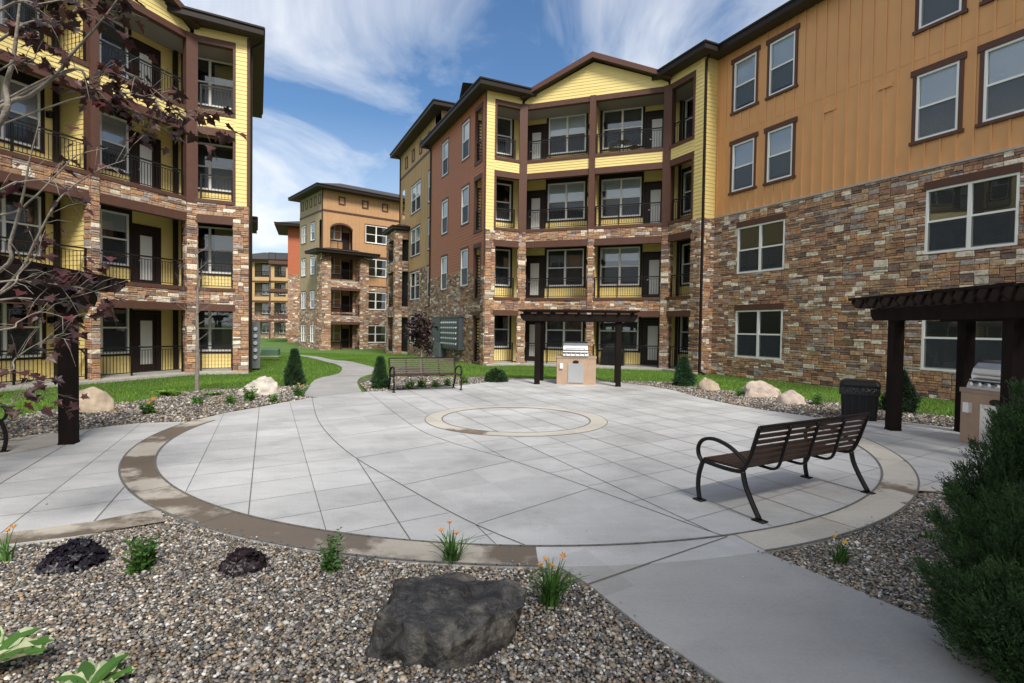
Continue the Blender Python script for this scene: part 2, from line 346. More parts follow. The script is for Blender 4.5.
def inpoly(x, y, poly):
    x = np.asarray(x, dtype=float); y = np.asarray(y, dtype=float); r = np.zeros(x.shape, dtype=bool); n = len(poly)
    for i in range(n):
        x1, y1 = poly[i][0], poly[i][1]; x2, y2 = poly[(i+1) % n][0], poly[(i+1) % n][1]
        if y1 == y2: continue
        c = ((y1 > y) != (y2 > y)) & (x < (x2-x1)*(y-y1)/(y2-y1)+x1); r ^= c
    return r
def gl(lst, z=0): return [tuple(G(a, b, z)[:2]) for a, b in lst]
RC = (.106, 9.77); RI, RO = 5.47, 5.84; SC = (.10, 10.42); SI, SO = 1.42, 1.74
def arc(c, r, a0, a1, n): return [(c[0]+r*math.cos(rad(a0+(a1-a0)*k/n)), c[1]+r*math.sin(rad(a0+(a1-a0)*k/n))) for k in range(n+1)]
def ang(p, c=RC): return math.degrees(math.atan2(p[1]-c[1], p[0]-c[0])) % 360
aL0 = ang(G(199, 420)); aL1 = ang(G(536, 549)); aR0 = ang(G(760, 548)); aR1 = 360+4
wl = gl([(312,396),(318,420),(345,450),(402,485),(466,520),(532.7,548.4)])
wr = gl([(368,391.6),(409,423.3),(444,440),(503,457.6),(554,475),(640,506),(700,528),(727,537)])
def smooth_line(p, n=6):
    out = []; q = [p[0]]+list(p)+[p[-1]]
    for i in range(1, len(q)-2):
        for k in range(n):
            t = k/n; o = []
            for d in range(len(p[0])):
                a, b, c, e = q[i-1][d], q[i][d], q[i+1][d], q[i+2][d]
                o.append(.5*((2*b)+(-a+c)*t+(2*a-5*b+4*c-e)*t*t+(-a+3*b-3*c+e)*t**3))
            out.append(tuple(o))
    out.append(tuple(p[-1])); return out
wl = smooth_line(wl); wr = smooth_line(wr)
walk_in = wl + wr[::-1]
up = gl([(0,441),(31,435.4),(78,430),(139,422.9),(189,421.5),(225,413),(259,407),(285,402),(310.7,398)])
back = gl([(368,391.6),(385,391),(460,385.5),(500,380.5),(530,378.5),(575,380),(618,382.5),(650,386),(675,390.5),(702,398),(735,405),(765,410),(815,417),(845,418),(899,421),(960,429),(1024,438)])
lowr = gl([(1024,496),(985,492),(917,489)])
plaza_poly = [(-13.5, 6.0), (-12.5, 8.2)] + up + back + [(13, 7.5), (12.5, 5.5)] + lowr + arc(RC, RO, ang(G(917,489)), ang(G(768,553))-0, 12)[:0] + \
    arc(RC, RO-.01, 360-38 if False else ang(G(917,487)), ang(G(757,548)), 14) + arc(RC, RO-.01, ang(G(757,548)), ang(G(152,514)), 60)[1:] + gl([(157,520.5),(72,537),(0,545.5)]) + [(-9, 3.8)]
def flat(name, poly, ztop, zbot, mt, parent=None):
    from mathutils.geometry import tessellate_polygon
    n = len(poly); tri = tessellate_polygon([[Vector((p[0], p[1], 0)) for p in poly]])
    b = MB(); b.v = [(p[0], p[1], ztop) for p in poly]+[(p[0], p[1], zbot) for p in poly]
    area = sum(poly[i][0]*poly[(i+1) % n][1]-poly[(i+1) % n][0]*poly[i][1] for i in range(n))
    for t in tri:
        p = [Vector((*poly[k][:2], 0)) for k in t]
        if (p[1]-p[0]).cross(p[2]-p[0]).z < 0: t = t[::-1]
        b.f.append(tuple(t))
    for i in range(n):
        j = (i+1) % n; b.f.append((i, n+i, n+j, j) if area > 0 else (j, n+j, n+i, i))
    b.m = [0]*len(b.f); b.c = [(1,1,1)]*len(b.f)
    return b.build(name, mt, parent)
plaza = struct(flat('plaza', plaza_poly, 0, -.12, M['plaza']))
walk_low = gl([(532.7,548.4),(560,566),(589,584),(648.6,631.6),(726,683)]) + [(1.9, .9), (2.2, -3), (4.2, -3)] + [(3.1, 1.6), (2.75, 2.6)] + gl([(940.7,625),(860,591),(768,553)]) + arc(RC, RO-.15, ang(G(760,550)), ang(G(538,549)), 14)[1:-1]
walk_low[0] = (walk_low[0][0], walk_low[0][1]-.02)
struct(flat('walkway', walk_low, -.003, -.12, M['walk']))
def annulus(name, c, r0_, r1_, a0, a1, z, mt, n=72, parent=None):
    b = MB(); i0 = arc(c, r0_, a0, a1, n); i1 = arc(c, r1_, a0, a1, n)
    for k in range(n):
        b.face([(*i0[k], z), (*i1[k], z), (*i1[k+1], z), (*i0[k+1], z)])
    o = b.build(name, mt, parent); return o
struct(annulus('ring_band', RC, RI, RO-.005, aL0, aL1, .004, M['ring']))
struct(annulus('ring_band', RC, RI, RO-.005, aR0, aR1, .004, M['ring_light']))
struct(annulus('medallion_band', SC, SI, SO, 0, 360, .004, M['ring_light']))
tb = gl([(0,534),(92,521.6),(158,508.8)]); tb2 = gl([(166,521.2),(72,536.6),(0,545)])
b = MB(); q0 = [(-9, 4.05)]+tb; q1 = [(-9, 3.82)]+tb2[::-1]
for k in range(3): b.face([(*q1[k], .002), (*q1[k+1], .002), (*q0[k+1], .002), (*q0[k], .002)])
struct(b.build('terrace_band', M['ring']))
struct(flat('terrace_curb', gl([(1100,499),(985,493.6),(912,490.6),(915,485.5),(985,488.5),(1100,492)])[::-1], .003, -.10, M['ring_light']))
# light border strip along the upper edge of the left terrace
b = MB(); e0 = gl([(0,441),(31,435.4),(60,432)]); e1 = gl([(0,456),(31,450),(62,443.5)])
e0 = [(-12, 8.1)]+e0; e1 = [(-11.4, 7.3)]+e1
for k in range(3): b.face([(*e1[k], .004), (*e1[k+1], .004), (*e0[k+1], .004), (*e0[k], .004)])
struct(b.build('terrace_edge', M['ring_light']))
# grooves cut between the slabs
jb = MB()
def groove(p, wd, z):
    p = [Vector((a[0], a[1])) for a in p]
    for a, c in zip(p[:-1], p[1:]):
        t = (c-a); 
        if t.length < 1e-4: continue
        n_ = Vector((-t.y, t.x)).normalized()*wd/2; e = t.normalized()*wd*.2
        jb.face([(*(a-e-n_), z), (*(c+e-n_), z), (*(c+e+n_), z), (*(a-e+n_), z)])
nA = (math.cos(rad(24.3)), math.sin(rad(24.3))); tA = (-nA[1], nA[0]); nB = (-math.sin(rad(33)), math.cos(rad(33))); tB = (nB[1], -nB[0])
def runs(nv, tv, off, s0, s1, ok, wd, z=.003):
    s = np.arange(s0, s1, .03); x = nv[0]*off+tv[0]*s; y = nv[1]*off+tv[1]*s; k = ok(x, y)
    i = 0
    while i < len(s):
        if k[i]:
            j = i
            while j+1 < len(s) and k[j+1]: j += 1
            if j-i > 4:
                m_ = (i+j)//2; groove([(x[i], y[i]), (x[m_], y[m_]), (x[j], y[j])], wd, z)
            i = j+1
        else: i += 1
def ok_grid(x, y):
    r = np.hypot(x-RC[0], y-RC[1]); r2 = np.hypot(x-SC[0], y-SC[1]); a = np.degrees(np.arctan2(y-RC[1], x-RC[0])) % 360
    inring = (r > RI-.01) & (r < RO) & ((a > aL0) | (a < 4) | (a > 300))
    return inpoly(x, y, plaza_poly) & ~inring & ~inpoly(x, y, walk_in) & ~((r2 > SI-.02) & (r2 < SO+.02)) & ~inpoly(x, y, q0+q1[::-1])
for k in range(-22, 22): runs(nA, tA, -.157+.614*k, -14, 22, ok_grid, .007 if k % 2 else .011)
for k in range(-14, 20): runs(nB, tB, 4.55+.65*k, -22, 14, ok_grid, .0055)
def ok_walk(x, y): return inpoly(x, y, walk_in)
nW = (-math.sin(rad(44)), math.cos(rad(44))); tW = (nW[1], -nW[0])
for k in range(0, 6): runs(nW, tW, 3.63+1.45*k, -9, 14, ok_walk, .008)
groove(wl, .013, .0035); groove(wr, .010, .0035)
groove(arc(RC, RI, aL0, 363, 110), .024, .0075); groove(arc(RC, RO-.01, aL0, aL1, 60), .022, .0075); groove(arc(RC, RO-.01, aR0, 362, 40), .02, .0075)
groove(arc(SC, SI, 0, 360, 60), .022, .0075); groove(arc(SC, SO, 0, 360, 60), .012, .0075)
for a in list(range(int(aL0)+5, int(aL1), 14))+list(range(int(aR0)+12, 362, 17)):
    groove(arc(RC, RI, a, a, 1)[:1]+arc(RC, RO, a, a, 1)[:1], .008, .0072)
groove(gl([(589,584),(650,563),(727,537)]), .014, .0035)
struct(jb.build('slab_joint', M['joint']))

# winding path
pL = [(-5.05,13.05),(-6.2,16.9),(-6.7,19.8),(-7.0,22.0),(-7.7,24.5),(-8.7,26.8),(-12.5,34.3),(-17.5,42),(-26,50)]
pR = [(-3.65,13.45),(-4.85,17.0),(-5.3,19.8),(-5.6,22.3),(-6.1,24.4),(-7.1,26.4),(-10.6,32.5),(-15.4,40),(-24,48)]
pL = smooth_line(pL, 8); pR = smooth_line(pR, 8)
b = MB()
for k in range(len(pL)-1):
    q = [pL[k], pR[k], pR[k+1], pL[k+1]]
    b.face([(x, y, float(gz(x, y))-.004) for x, y in q])
    for s_ in (pL, pR):
        x, y = s_[k]; x2, y2 = s_[k+1]; b.face([(x, y, float(gz(x, y))-.004), (x2, y2, float(gz(x2, y2))-.004), (x2, y2, float(gz(x2, y2))-.15), (x, y, float(gz(x, y))-.15)])
struct(b.build('path', M['walk']))
path_poly = pL+pR[::-1]
# gravel beds
bedL = gl([(-60,430),(0,421),(30,414),(60,409),(96,405),(133,402),(173,394.5),(212,389.5),(252,388.5),(292,386),(310,384.5)])+gl([(312,400)])+up[::-1]+[(-13, 8.4)]
bedC = gl([(357,381),(375,374.5),(398,374),(428.6,375.5),(469,376),(500,373),(512,377),(560,380.3),(620,381.0),(676,382.5),(700,388.5),(744,392.5),(790,398),(814,401),(850,404),(908,412),(960,418),(1040,431)])+[(13,8.5),(12.8,7.4)]+back[::-1]
bedF = [(-12,-1.5),(-12,5.5),(-5,7),(5,7),(12,6.5),(12,-1.5)]
for nm, pl in (('gravel_bed', bedL), ('gravel_bed', bedC), ('gravel_bed', bedF)):
    struct(flat(nm, pl, -.035, -.2, M['gravel_base']))
PAL = np.array([(.50,.47,.42),(.33,.26,.18),(.20,.18,.155),(.08,.075,.072),(.27,.25,.235),(.45,.37,.27),(.30,.20,.12),(.12,.125,.13),(.68,.66,.62),(.20,.14,.09)])
PW = np.array([.13,.12,.15,.17,.14,.08,.04,.10,.05,.04]); PW = PW/PW.sum()
phi = (1+5**.5)/2
ico = np.array([(-1,phi,0),(1,phi,0),(-1,-phi,0),(1,-phi,0),(0,-1,phi),(0,1,phi),(0,-1,-phi),(0,1,-phi),(phi,0,-1),(phi,0,1),(-phi,0,-1),(-phi,0,1)])/math.hypot(1, phi)
icoF = np.array([(0,11,5),(0,5,1),(0,1,7),(0,7,10),(0,10,11),(1,5,9),(5,11,4),(11,10,2),(10,7,6),(7,1,8),(3,9,4),(3,4,2),(3,2,6),(3,6,8),(3,8,9),(4,9,5),(2,4,11),(6,2,10),(8,6,7),(9,8,1)])
octV = np.array([(1,0,0),(-1,0,0),(0,1,0),(0,-1,0),(0,0,1),(0,0,-1)], dtype=float); octF = np.array([(0,2,4),(2,1,4),(1,3,4),(3,0,4),(2,0,5),(1,2,5),(3,1,5),(0,3,5)])
def scatter(V0, F0, pts, size, cols, flatn=.6, tilt=.5):
    n = len(pts); sc = size[:, None]*np.stack([rng.uniform(.8,1.35,n), rng.uniform(.6,1.0,n), rng.uniform(flatn*.7,flatn*1.15,n)], -1)
    a = rng.uniform(0, 2*pi, n); t = rng.normal(0, tilt, n)
    v = V0[None]*sc[:, None]
    v = v*(1+rng.normal(0, .07, (n, len(V0), 1)))
    ct, st = np.cos(t)[:, None], np.sin(t)[:, None]; y = v[..., 1]*ct-v[..., 2]*st; z = v[..., 1]*st+v[..., 2]*ct; x = v[..., 0]
    ca, sa = np.cos(a)[:, None], np.sin(a)[:, None]
    V = np.stack([x*ca-y*sa, x*sa+y*ca, z], -1)+pts[:, None]
    Fo = F0[None]+(np.arange(n)*len(V0))[:, None, None]
    return V.reshape(-1, 3), Fo.reshape(-1, F0.shape[1]), np.repeat(cols, len(V0), 0)
def visible(x, y, mg=60):
    z = y; px = 512+FPX*x/np.maximum(z, .2); py = 328+FPX*1.75/np.maximum(z, .2); return (z > 1.5) & (px > -mg*2.5) & (px < 1024+mg*2.5) & (py < 683+mg*2)
def not_paved(x, y, mg=.0):
    r = np.hypot(x-RC[0], y-RC[1]); return ~inpoly(x, y, plaza_poly) & ~inpoly(x, y, walk_low) & ~(r < RO-.05) & ~inpoly(x, y, path_poly)
def jgrid(x0, x1, y0, y1, d):
    a, c = np.meshgrid(np.arange(x0, x1, d), np.arange(y0, y1, d)); a = a.ravel()+rng.uniform(-.45, .45, a.size)*d; c = c.ravel()+rng.uniform(-.45, .45, c.size)*d; return a, c
def pebbles(name, poly, bbox, d, V0, F0, smooth, label):
    Vs, Fs, Cs, off = [], [], [], 0
    for layer in range(2):
        x, y = jgrid(*bbox, d); k = inpoly(x, y, poly) & not_paved(x, y) & visible(x, y, 150); x, y = x[k], y[k]; n = len(x)
        sz = d*rng.uniform(.38, .68, n)*(1+.5*(rng.random(n) < .06)); z = -.032+sz*.45+rng.uniform(0, .5, n)*d*.6+layer*d*.25
        c = PAL[rng.choice(len(PAL), n, p=PW)]*rng.uniform(.45, 1.2, (n, 1))
        v, f, cc = scatter(V0, F0, np.stack([x, y, z], -1), sz, c)
        Vs.append(v); Fs.append(f+off); Cs.append(cc); off += len(v)
    if smooth and d < .04:       # strays kicked onto the paving beside the bed
        x, y = jgrid(*bbox, d); r = np.hypot(x-RC[0], y-RC[1]); kk = visible(x, y) & (inpoly(x, y, plaza_poly) | inpoly(x, y, walk_low))
        x, y = x[kk], y[kk]; dist = np.full(len(x), 9.0)
        for dx_, dy_ in ((.12, 0), (-.12, 0), (0, -.12), (.05, -.05)): dist = np.minimum(dist, np.where(not_paved(x+dx_, y+dy_), .12, 9)); dist = np.minimum(dist, np.where(not_paved(x+dx_*.4, y+dy_*.4), .05, 9))
        kk = rng.random(len(x)) < np.where(dist < .06, .05, np.where(dist < .2, .012, .0001)); x, y = x[kk], y[kk]; n = len(x); sz = d*rng.uniform(.25, .5, n)
        v, f, cc = scatter(V0, F0, np.stack([x, y, sz*.5+.002], -1), sz, PAL[rng.choice(len(PAL), n, p=PW)]); Vs.append(v); Fs.append(f+off); Cs.append(cc); off += len(v)
    o = link(name, npmesh(name, np.concatenate(Vs), np.concatenate(Fs), M['pebble'], np.concatenate(Cs), smooth)); o['kind'] = 'stuff'; o['label'] = label; return o
pebbles('pebble_gravel', bedF, (-7.5, 8.5, 1.9, 6.4), .0235, ico, icoF, True, 'mixed river pebbles covering the foreground planting beds')
pebbles('pebble_gravel', bedL, (-13, -4.5, 7.8, 15.5), .055, octV, octF, True, 'river pebbles in the long bed along the left lawn')
pebbles('pebble_gravel', bedC, (-4.5, 12, 8.5, 18.8), .058, octV, octF, True, 'river pebbles in the bed along the far edge of the plaza')

# grass blades
def grass(name, bbox, d, hmax, label):
    x, y = jgrid(*bbox, d); k = not_paved(x, y) & ~inpoly(x, y, bedL) & ~inpoly(x, y, bedC) & ~inpoly(x, y, bedF) & visible(x, y)
    # keep off the building floors
    for bx in BLD_POLYS: k &= ~inpoly(x, y, bx)
    x, y = x[k], y[k]; n = len(x); z = gz(x, y)-.055; hh = hmax*rng.uniform(.5, 1.1, n); a = rng.uniform(0, pi, n); wd = d*rng.uniform(.10, .2, n)
    lean = rng.normal(0, .35, (n, 2))*hh[:, None]; ca, sa = np.cos(a)*wd, np.sin(a)*wd
    V = np.stack([np.stack([x-ca, y-sa, z], -1), np.stack([x+ca, y+sa, z], -1), np.stack([x+lean[:, 0], y+lean[:, 1], z+hh], -1)], 1).reshape(-1, 3)
    F = np.arange(n*3).reshape(-1, 3)
    pat = np.array([noise.noise((float(p)*.35, float(q)*.35, 0)) for p, q in zip(x[::1], y[::1])]) if n < 200000 else 0
    base = np.array([.13,.26,.028])[None]*rng.uniform(.6, 1.3, (n, 1))*(1+.45*pat[:, None]); yel = rng.random(n) < .10; base[yel] = base[yel]*np.array([1.8,1.25,1.3])
    o = link(name, npmesh(name, V, F, M['blade'], np.repeat(base, 3, 0))); o['kind'] = 'stuff'; o['label'] = label

# ------------------------------------------------------------------ building kit
def rect_sub(r, holes):
    out = [r]
    for h in holes:
        nxt = []
        for (a, b, c, d) in out:      # x0,z0,x1,z1
            hx0, hz0, hx1, hz1 = max(a, h[0]), max(b, h[1]), min(c, h[2]), min(d, h[3])
            if hx0 >= hx1-1e-6 or hz0 >= hz1-1e-6: nxt.append((a, b, c, d)); continue
            if hz0 > b+1e-6: nxt.append((a, b, c, hz0))
            if hz1 < d-1e-6: nxt.append((a, hz1, c, d))
            if hx0 > a+1e-6: nxt.append((a, hz0, hx0, hz1))
            if hx1 < c-1e-6: nxt.append((hx1, hz0, c, hz1))
        out = nxt
    return out
SPAL = [((.38,.20,.125),.22),((.43,.28,.175),.22),((.48,.26,.135),.14),((.76,.68,.56),.15),((.38,.33,.31),.10),((.17,.115,.105),.09),((.24,.135,.10),.08)]
def stone_col():
    r = random.random()*sum(p for _, p in SPAL)
    for c, p in SPAL:
        r -= p
        if r <= 0: break
    k = random.uniform(.8, 1.2); c = [a*.84+b*.16 for a, b in zip(c, (.38, .26, .18))]; return (c[0]*k, c[1]*k, c[2]*k)
def ashlar(W, Ht, cx=.118, cz=.082):
    nx = max(1, round(W/cx)); nz = max(1, round(Ht/cz)); cx = W/nx; cz = Ht/nz
    occ = [[False]*nx for _ in range(nz)]; out = []
    for j in range(nz):
        i = 0
        while i < nx:
            if occ[j][i]: i += 1; continue
            hh = random.choices((1, 2, 3), (.60, .37, .03))[0]; ww = random.choice((2, 2, 3, 3, 4)) if hh == 1 else random.choice((2, 3, 3, 4))
            run = 0
            while i+run < nx and not occ[j][i+run] and run < ww+1: run += 1
            if run <= ww+1 and run > ww and (i+run >= nx or occ[j][i+run]): ww = run
            ww = min(ww, run); hh = min(hh, nz-j)
            for q in range(hh):
                for p in range(ww): occ[j+q][i+p] = True
            out.append((i*cx, j*cz, (i+ww)*cx, (j+hh)*cz)); i += ww
    return out
def stones(mb, x0, z0, x1, z1, holes=(), y=0, m=0, mm=1, fn=None, deep=1.0, back=True):
    """random ashlar veneer facing -y; fn maps local (x,y,z) -> point"""
    fn = fn or (lambda x, yy, z: (x, yy, z))
    if back:
        for (a, b, c, d) in rect_sub((x0, z0, x1, z1), holes): mb.face([fn(a, y, b), fn(c, y, b), fn(c, y, d), fn(a, y, d)], mm)
    big = x1-x0 > .8
    for (a, b, c, d) in ashlar(x1-x0, z1-z0, .118 if big else .10, .082):
        for (p, q, r, s) in rect_sub((a+x0, b+z0, c+x0, d+z0), holes):
            if r-p < .03 or s-q < .02: continue
            g = .006; e = min(.014, (r-p)/4, (s-q)/4); yo = y-random.uniform(.018, .05)*deep; c_ = stone_col()
            j = [random.uniform(-.006, .006) for _ in range(4)]
            o = [(p+g, q+g), (r-g, q+g), (r-g, s-g), (p+g, s-g)]; n_ = [(p+g+e, q+g+e+j[0]), (r-g-e, q+g+e+j[1]), (r-g-e, s-g-e+j[2]), (p+g+e, s-g-e+j[3])]
            O = [fn(u, y-.001, v) for u, v in o]; N = [fn(u, yo, v) for u, v in n_]; O2 = [fn(u, yo+.010, v) for u, v in o]
            mb.face(N, m, c_)
            for k in range(4):
                mb.face([O2[k], O2[(k+1) % 4], N[(k+1) % 4], N[k]], m, c_); mb.face([O[k], O[(k+1) % 4], O2[(k+1) % 4], O2[k]], m, c_)
def lap(mb, x0, z0, x1, z1, holes=(), y=0, m=0, ex=.17, fn=None):
    fn = fn or (lambda x, yy, z: (x, yy, z)); n = max(1, round((z1-z0)/ex)); ex = (z1-z0)/n
    for k in range(n):
        a = z0+k*ex
        for (p, q, r, s) in rect_sub((x0, a, x1, a+ex), holes):
            yb = y-.016*(1-(q-a)/ex)-.004; yt = y-.016*(1-(s-a)/ex)-.004
            mb.face([fn(p, yb, q), fn(r, yb, q), fn(r, yt, s), fn(p, yt, s)], m)
            if abs(q-a) < 1e-6: mb.face([fn(p, y, q), fn(r, y, q), fn(r, yb, q), fn(p, yb, q)], m)
def batten(mb, x0, z0, x1, z1, holes=(), y=0, m=0, sp=.42, fn=None):
    fn = fn or (lambda x, yy, z: (x, yy, z))
    for (p, q, r, s) in rect_sub((x0, z0, x1, z1), holes): mb.face([fn(p, y, q), fn(r, y, q), fn(r, y, s), fn(p, y, s)], m)
    n = int((x1-x0)/sp)
    for k in range(n+1):
        c = x0+.1+k*sp
        for (p, q, r, s) in rect_sub((c-.03, z0, c+.03, z1), holes):
            if r-p > .03:
                P = [fn(p, y-.03, q), fn(r, y-.03, q), fn(r, y-.03, s), fn(p, y-.03, s)]; Q = [fn(p, y, q), fn(r, y, q), fn(r, y, s), fn(p, y, s)]
                mb.face(P, m)
                for i in range(4): mb.face([Q[i], Q[(i+1) % 4], P[(i+1) % 4], P[i]], m)

class Fac:
    """a facade: origin at its left end seen from outside, x to the right, y inwards, z up"""
    def __init__(s, bld, ox, oy, ang_): s.b = bld; s.o = Vector((ox, oy, 0)); s.a = ang_
    def pt(s, x, y): c, n = math.cos(s.a), math.sin(s.a); return (s.o.x+x*c-y*n, s.o.y+x*n+y*c)
    def put(s, name, mb, mats, colors=False): return mb.build(name, mats, s.b, colors, s.o-s.b.location, s.a)
    def place(s, name, me, x, y, z):
        px, py = s.pt(x, y); return link(name, me, s.b, Vector((px, py, z))-s.b.location, s.a)
    def wall(s, kind, x0, z0, x1, z1, holes=(), y=0, mt=None, name=None):
        mb = MB()
        if kind == 'stone': stones(mb, x0, z0, x1, z1, holes, y); return s.put(name or 'stone_wall', mb, [M['stone'], M['mortar']], True)
        if kind == 'lap': lap(mb, x0, z0, x1, z1, holes, y)
        if kind == 'batten': batten(mb, x0, z0, x1, z1, holes, y)
        if kind == 'plain':
            for (p, q, r, t) in rect_sub((x0, z0, x1, z1), holes): mb.face([(p, y, q), (r, y, q), (r, y, t), (p, y, t)])
        return s.put(name or 'siding', mb, M[mt])
    def boxes(s, name, lst, mt):
        if name in ('corner_post', 'dark_door', 'header_board', 'vent_hood', 'corner_board', 'door_trim', 'balcony_post') and len(lst) > 1 and name != 'door_trim':
            for q in lst: s.boxes(name, [q], mt)
            return
        mb = MB()
        for q in lst: mb.box(*q)
        return s.put(name, mb, M[mt])

_wc = {}
def window_meshes(w_, h_, cols, trim, blind, bf, screen):
    key = (round(w_, 2), round(h_, 2), cols, trim, blind, bf, screen)
    if key in _wc: return _wc[key]
    f = MB(); t = .065
    f.box(0, -.035, 0, w_, .06, t); f.box(0, -.035, h_-t, w_, .06, h_)
    f.box(0, -.035, t, t, .06, h_-t); f.box(w_-t, -.035, t, w_, .06, h_-t)
    cw = w_/cols
    for k in range(1, cols): f.box(cw*k-.05, -.03, t, cw*k+.05, .06, h_-t)
    for k in range(cols):
        a = cw*k+(t if k == 0 else .05); c = cw*(k+1)-(t if k == cols-1 else .05)
        f.box(a, -.015, h_*.5-.03, c, .055, h_*.5+.03)
        f.box(a, .0, t, a+.03, .05, h_*.5-.03); f.box(c-.03, .0, t, c, .05, h_*.5-.03); f.box(a+.03, .0, t, c-.03, .05, t+.035)
    # dark room behind
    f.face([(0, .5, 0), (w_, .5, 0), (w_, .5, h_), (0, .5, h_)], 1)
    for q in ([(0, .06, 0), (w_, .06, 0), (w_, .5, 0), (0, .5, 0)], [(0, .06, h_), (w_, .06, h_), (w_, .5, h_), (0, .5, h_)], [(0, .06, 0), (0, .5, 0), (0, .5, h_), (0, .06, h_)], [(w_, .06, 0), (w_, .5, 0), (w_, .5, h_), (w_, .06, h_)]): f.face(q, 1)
    mf = f.mesh('window', [M['white'], M['room']])
    g = MB(); g.face([(t, .03, t), (w_-t, .03, t), (w_-t, .03, h_-t), (t, .03, h_-t)])
    mg = g.mesh('pane', M['glass']); mb_ = None; ms = None; mt_ = None
    if blind:
        bb = MB(); z0 = h_*(1-bf)
        for k in range(cols):
            a = cw*k+(t if k == 0 else .05); c = cw*(k+1)-(t if k == cols-1 else .05); bb.box(a, .075, max(z0, t), c, .085, h_-t)
        mb_ = bb.mesh('blind', M[blind])
    if screen:
        sc = MB()
        for k in range(cols):
            a = cw*k+(t if k == 0 else .05); c = cw*(k+1)-(t if k == cols-1 else .05); sc.face([(a, -.008, t), (c, -.008, t), (c, -.008, h_*.5-.03), (a, -.008, h_*.5-.03)])
        ms = sc.mesh('insect_screen', M['screen'])
    if trim:
        tr = MB(); s_ = .11; hd = .19
        if trim == 'all':
            tr.box(-s_, -.05, 0, -.003, 0, h_); tr.box(w_+.003, -.05, 0, w_+s_, 0, h_)
            tr.box(-s_-.06, -.07, h_+.003, w_+s_+.06, 0, h_+hd); tr.box(-s_-.05, -.08, -.10, w_+s_+.05, 0, -.003)
        elif trim == 'thin':
            tr.box(-.07, -.035, 0, -.003, 0, h_); tr.box(w_+.003, -.035, 0, w_+.07, 0, h_); tr.box(-.07, -.04, h_+.003, w_+.07, 0, h_+.12); tr.box(-.07, -.04, -.08, w_+.07, 0, -.003)
        elif trim == 'head': tr.box(-.05, -.07, h_+.003, w_+.05, 0, h_+.24)
        elif trim == 'dark': tr.box(-.12, -.05, -.1, -.003, 0, h_+.2); tr.box(w_+.003, -.05, -.1, w_+.12, 0, h_+.2); tr.box(-.003, -.055, h_+.003, w_+.003, 0, h_+.2); tr.box(-.003, -.05, -.08, w_+.003, 0, -.003)
        mt_ = tr.mesh('trim', M['dark'] if trim == 'dark' else M['brown'])
    _wc[key] = (mf, mg, mb_, ms, mt_); return _wc[key]
def window(fac, x0, z0, w_, h_, cols=1, trim='all', blind=None, bf=.5, screen=True, y=0):
    mf, mg, mb_, ms, mt_ = window_meshes(w_, h_, cols, trim, blind, bf, screen)
    o = fac.place('window', mf, x0, y, z0); link('pane', mg, o)
    if mb_: link('blind', mb_, o)
    if ms: link('insect_screen', ms, o)
    if mt_: link('trim', mt_, o)
    return o
def hole(x0, z0, w_, h_): return (x0, z0, x0+w_, z0+h_)
_dc = {}
def door(fac, x0, z0, w_=.95, h_=2.35, y=0):
    if 'd' not in _dc:
        d = MB(); d.box(0, -.05, 0, .09, .08, h_); d.box(w_-.09, -.05, 0, w_, .08, h_); d.box(.09, -.05, h_-.1, w_-.09, .08, h_)
        a, c = .09, w_-.09; d.box(a, 0, 0, a+.13, .05, h_-.1); d.box(c-.13, 0, 0, c, .05, h_-.1); d.box(a+.13, 0, 0, c-.13, .05, .28); d.box(a+.13, 0, h_-.3, c-.13, .05, h_-.1)
        l_ = MB(); l_.box(a+.13, .02, .28, c-.13, .04, h_-.3)
        k = MB(); k.box(a+.04, -.05, 1.0, a+.09, 0, 1.05); k.bar((a+.06, -.05, 1.02), (a+.18, -.05, 1.02), .02)
        _dc['d'] = (d.mesh('door', M['door']), l_.mesh('door_lite', M['lite']), k.mesh('door_handle', M['steel_dull']))
    o = fac.place('door', _dc['d'][0], x0, y, z0); link('door_lite', _dc['d'][1], o); link('door_handle', _dc['d'][2], o); return o
_rc = {}
def railing(fac, x0, x1, z, y=.05, post=True):
    w_ = round(x1-x0, 2)
    if w_ not in _rc:
        r = MB(); r.box(0, -.03, 1.02, w_, .03, 1.07); r.box(0, -.015, .93, w_, .015, .95); r.box(0, -.015, .10, w_, .015, .13)
        n = int(w_/.115)
        for k in range(n): 
            c = w_*(k+.5)/n; r.box(c-.008, -.008, .13, c+.008, .008, .93)
        for c in [.025, w_-.025]+([w_*.36] if w_ > 2 else []): r.box(c-.025, -.025, 0, c+.025, .025, 1.02)
        _rc[w_] = r.mesh('railing', M['black'])
    return fac.place('railing', _rc[w_], x0, y, z)
_lc = {}
def lantern(fac, x, z, y=0):
    if 'l' not in _lc:
        l_ = MB(); l_.box(-.06, -.03, -.1, .06, 0, .12); l_.tube([(0, -.03, .08), (0, -.12, .14), (0, -.16, .10)], .012, 6); l_.tube([(0, -.16, .12), (0, -.16, .08)], [.03, .085], 8); l_.tube([(0, -.16, -.12), (0, -.16, .08)], [.05, .07], 8); _lc['l'] = l_.mesh('wall_lantern', M['black'])
    return fac.place('wall_lantern', _lc['l'], x, y, z)

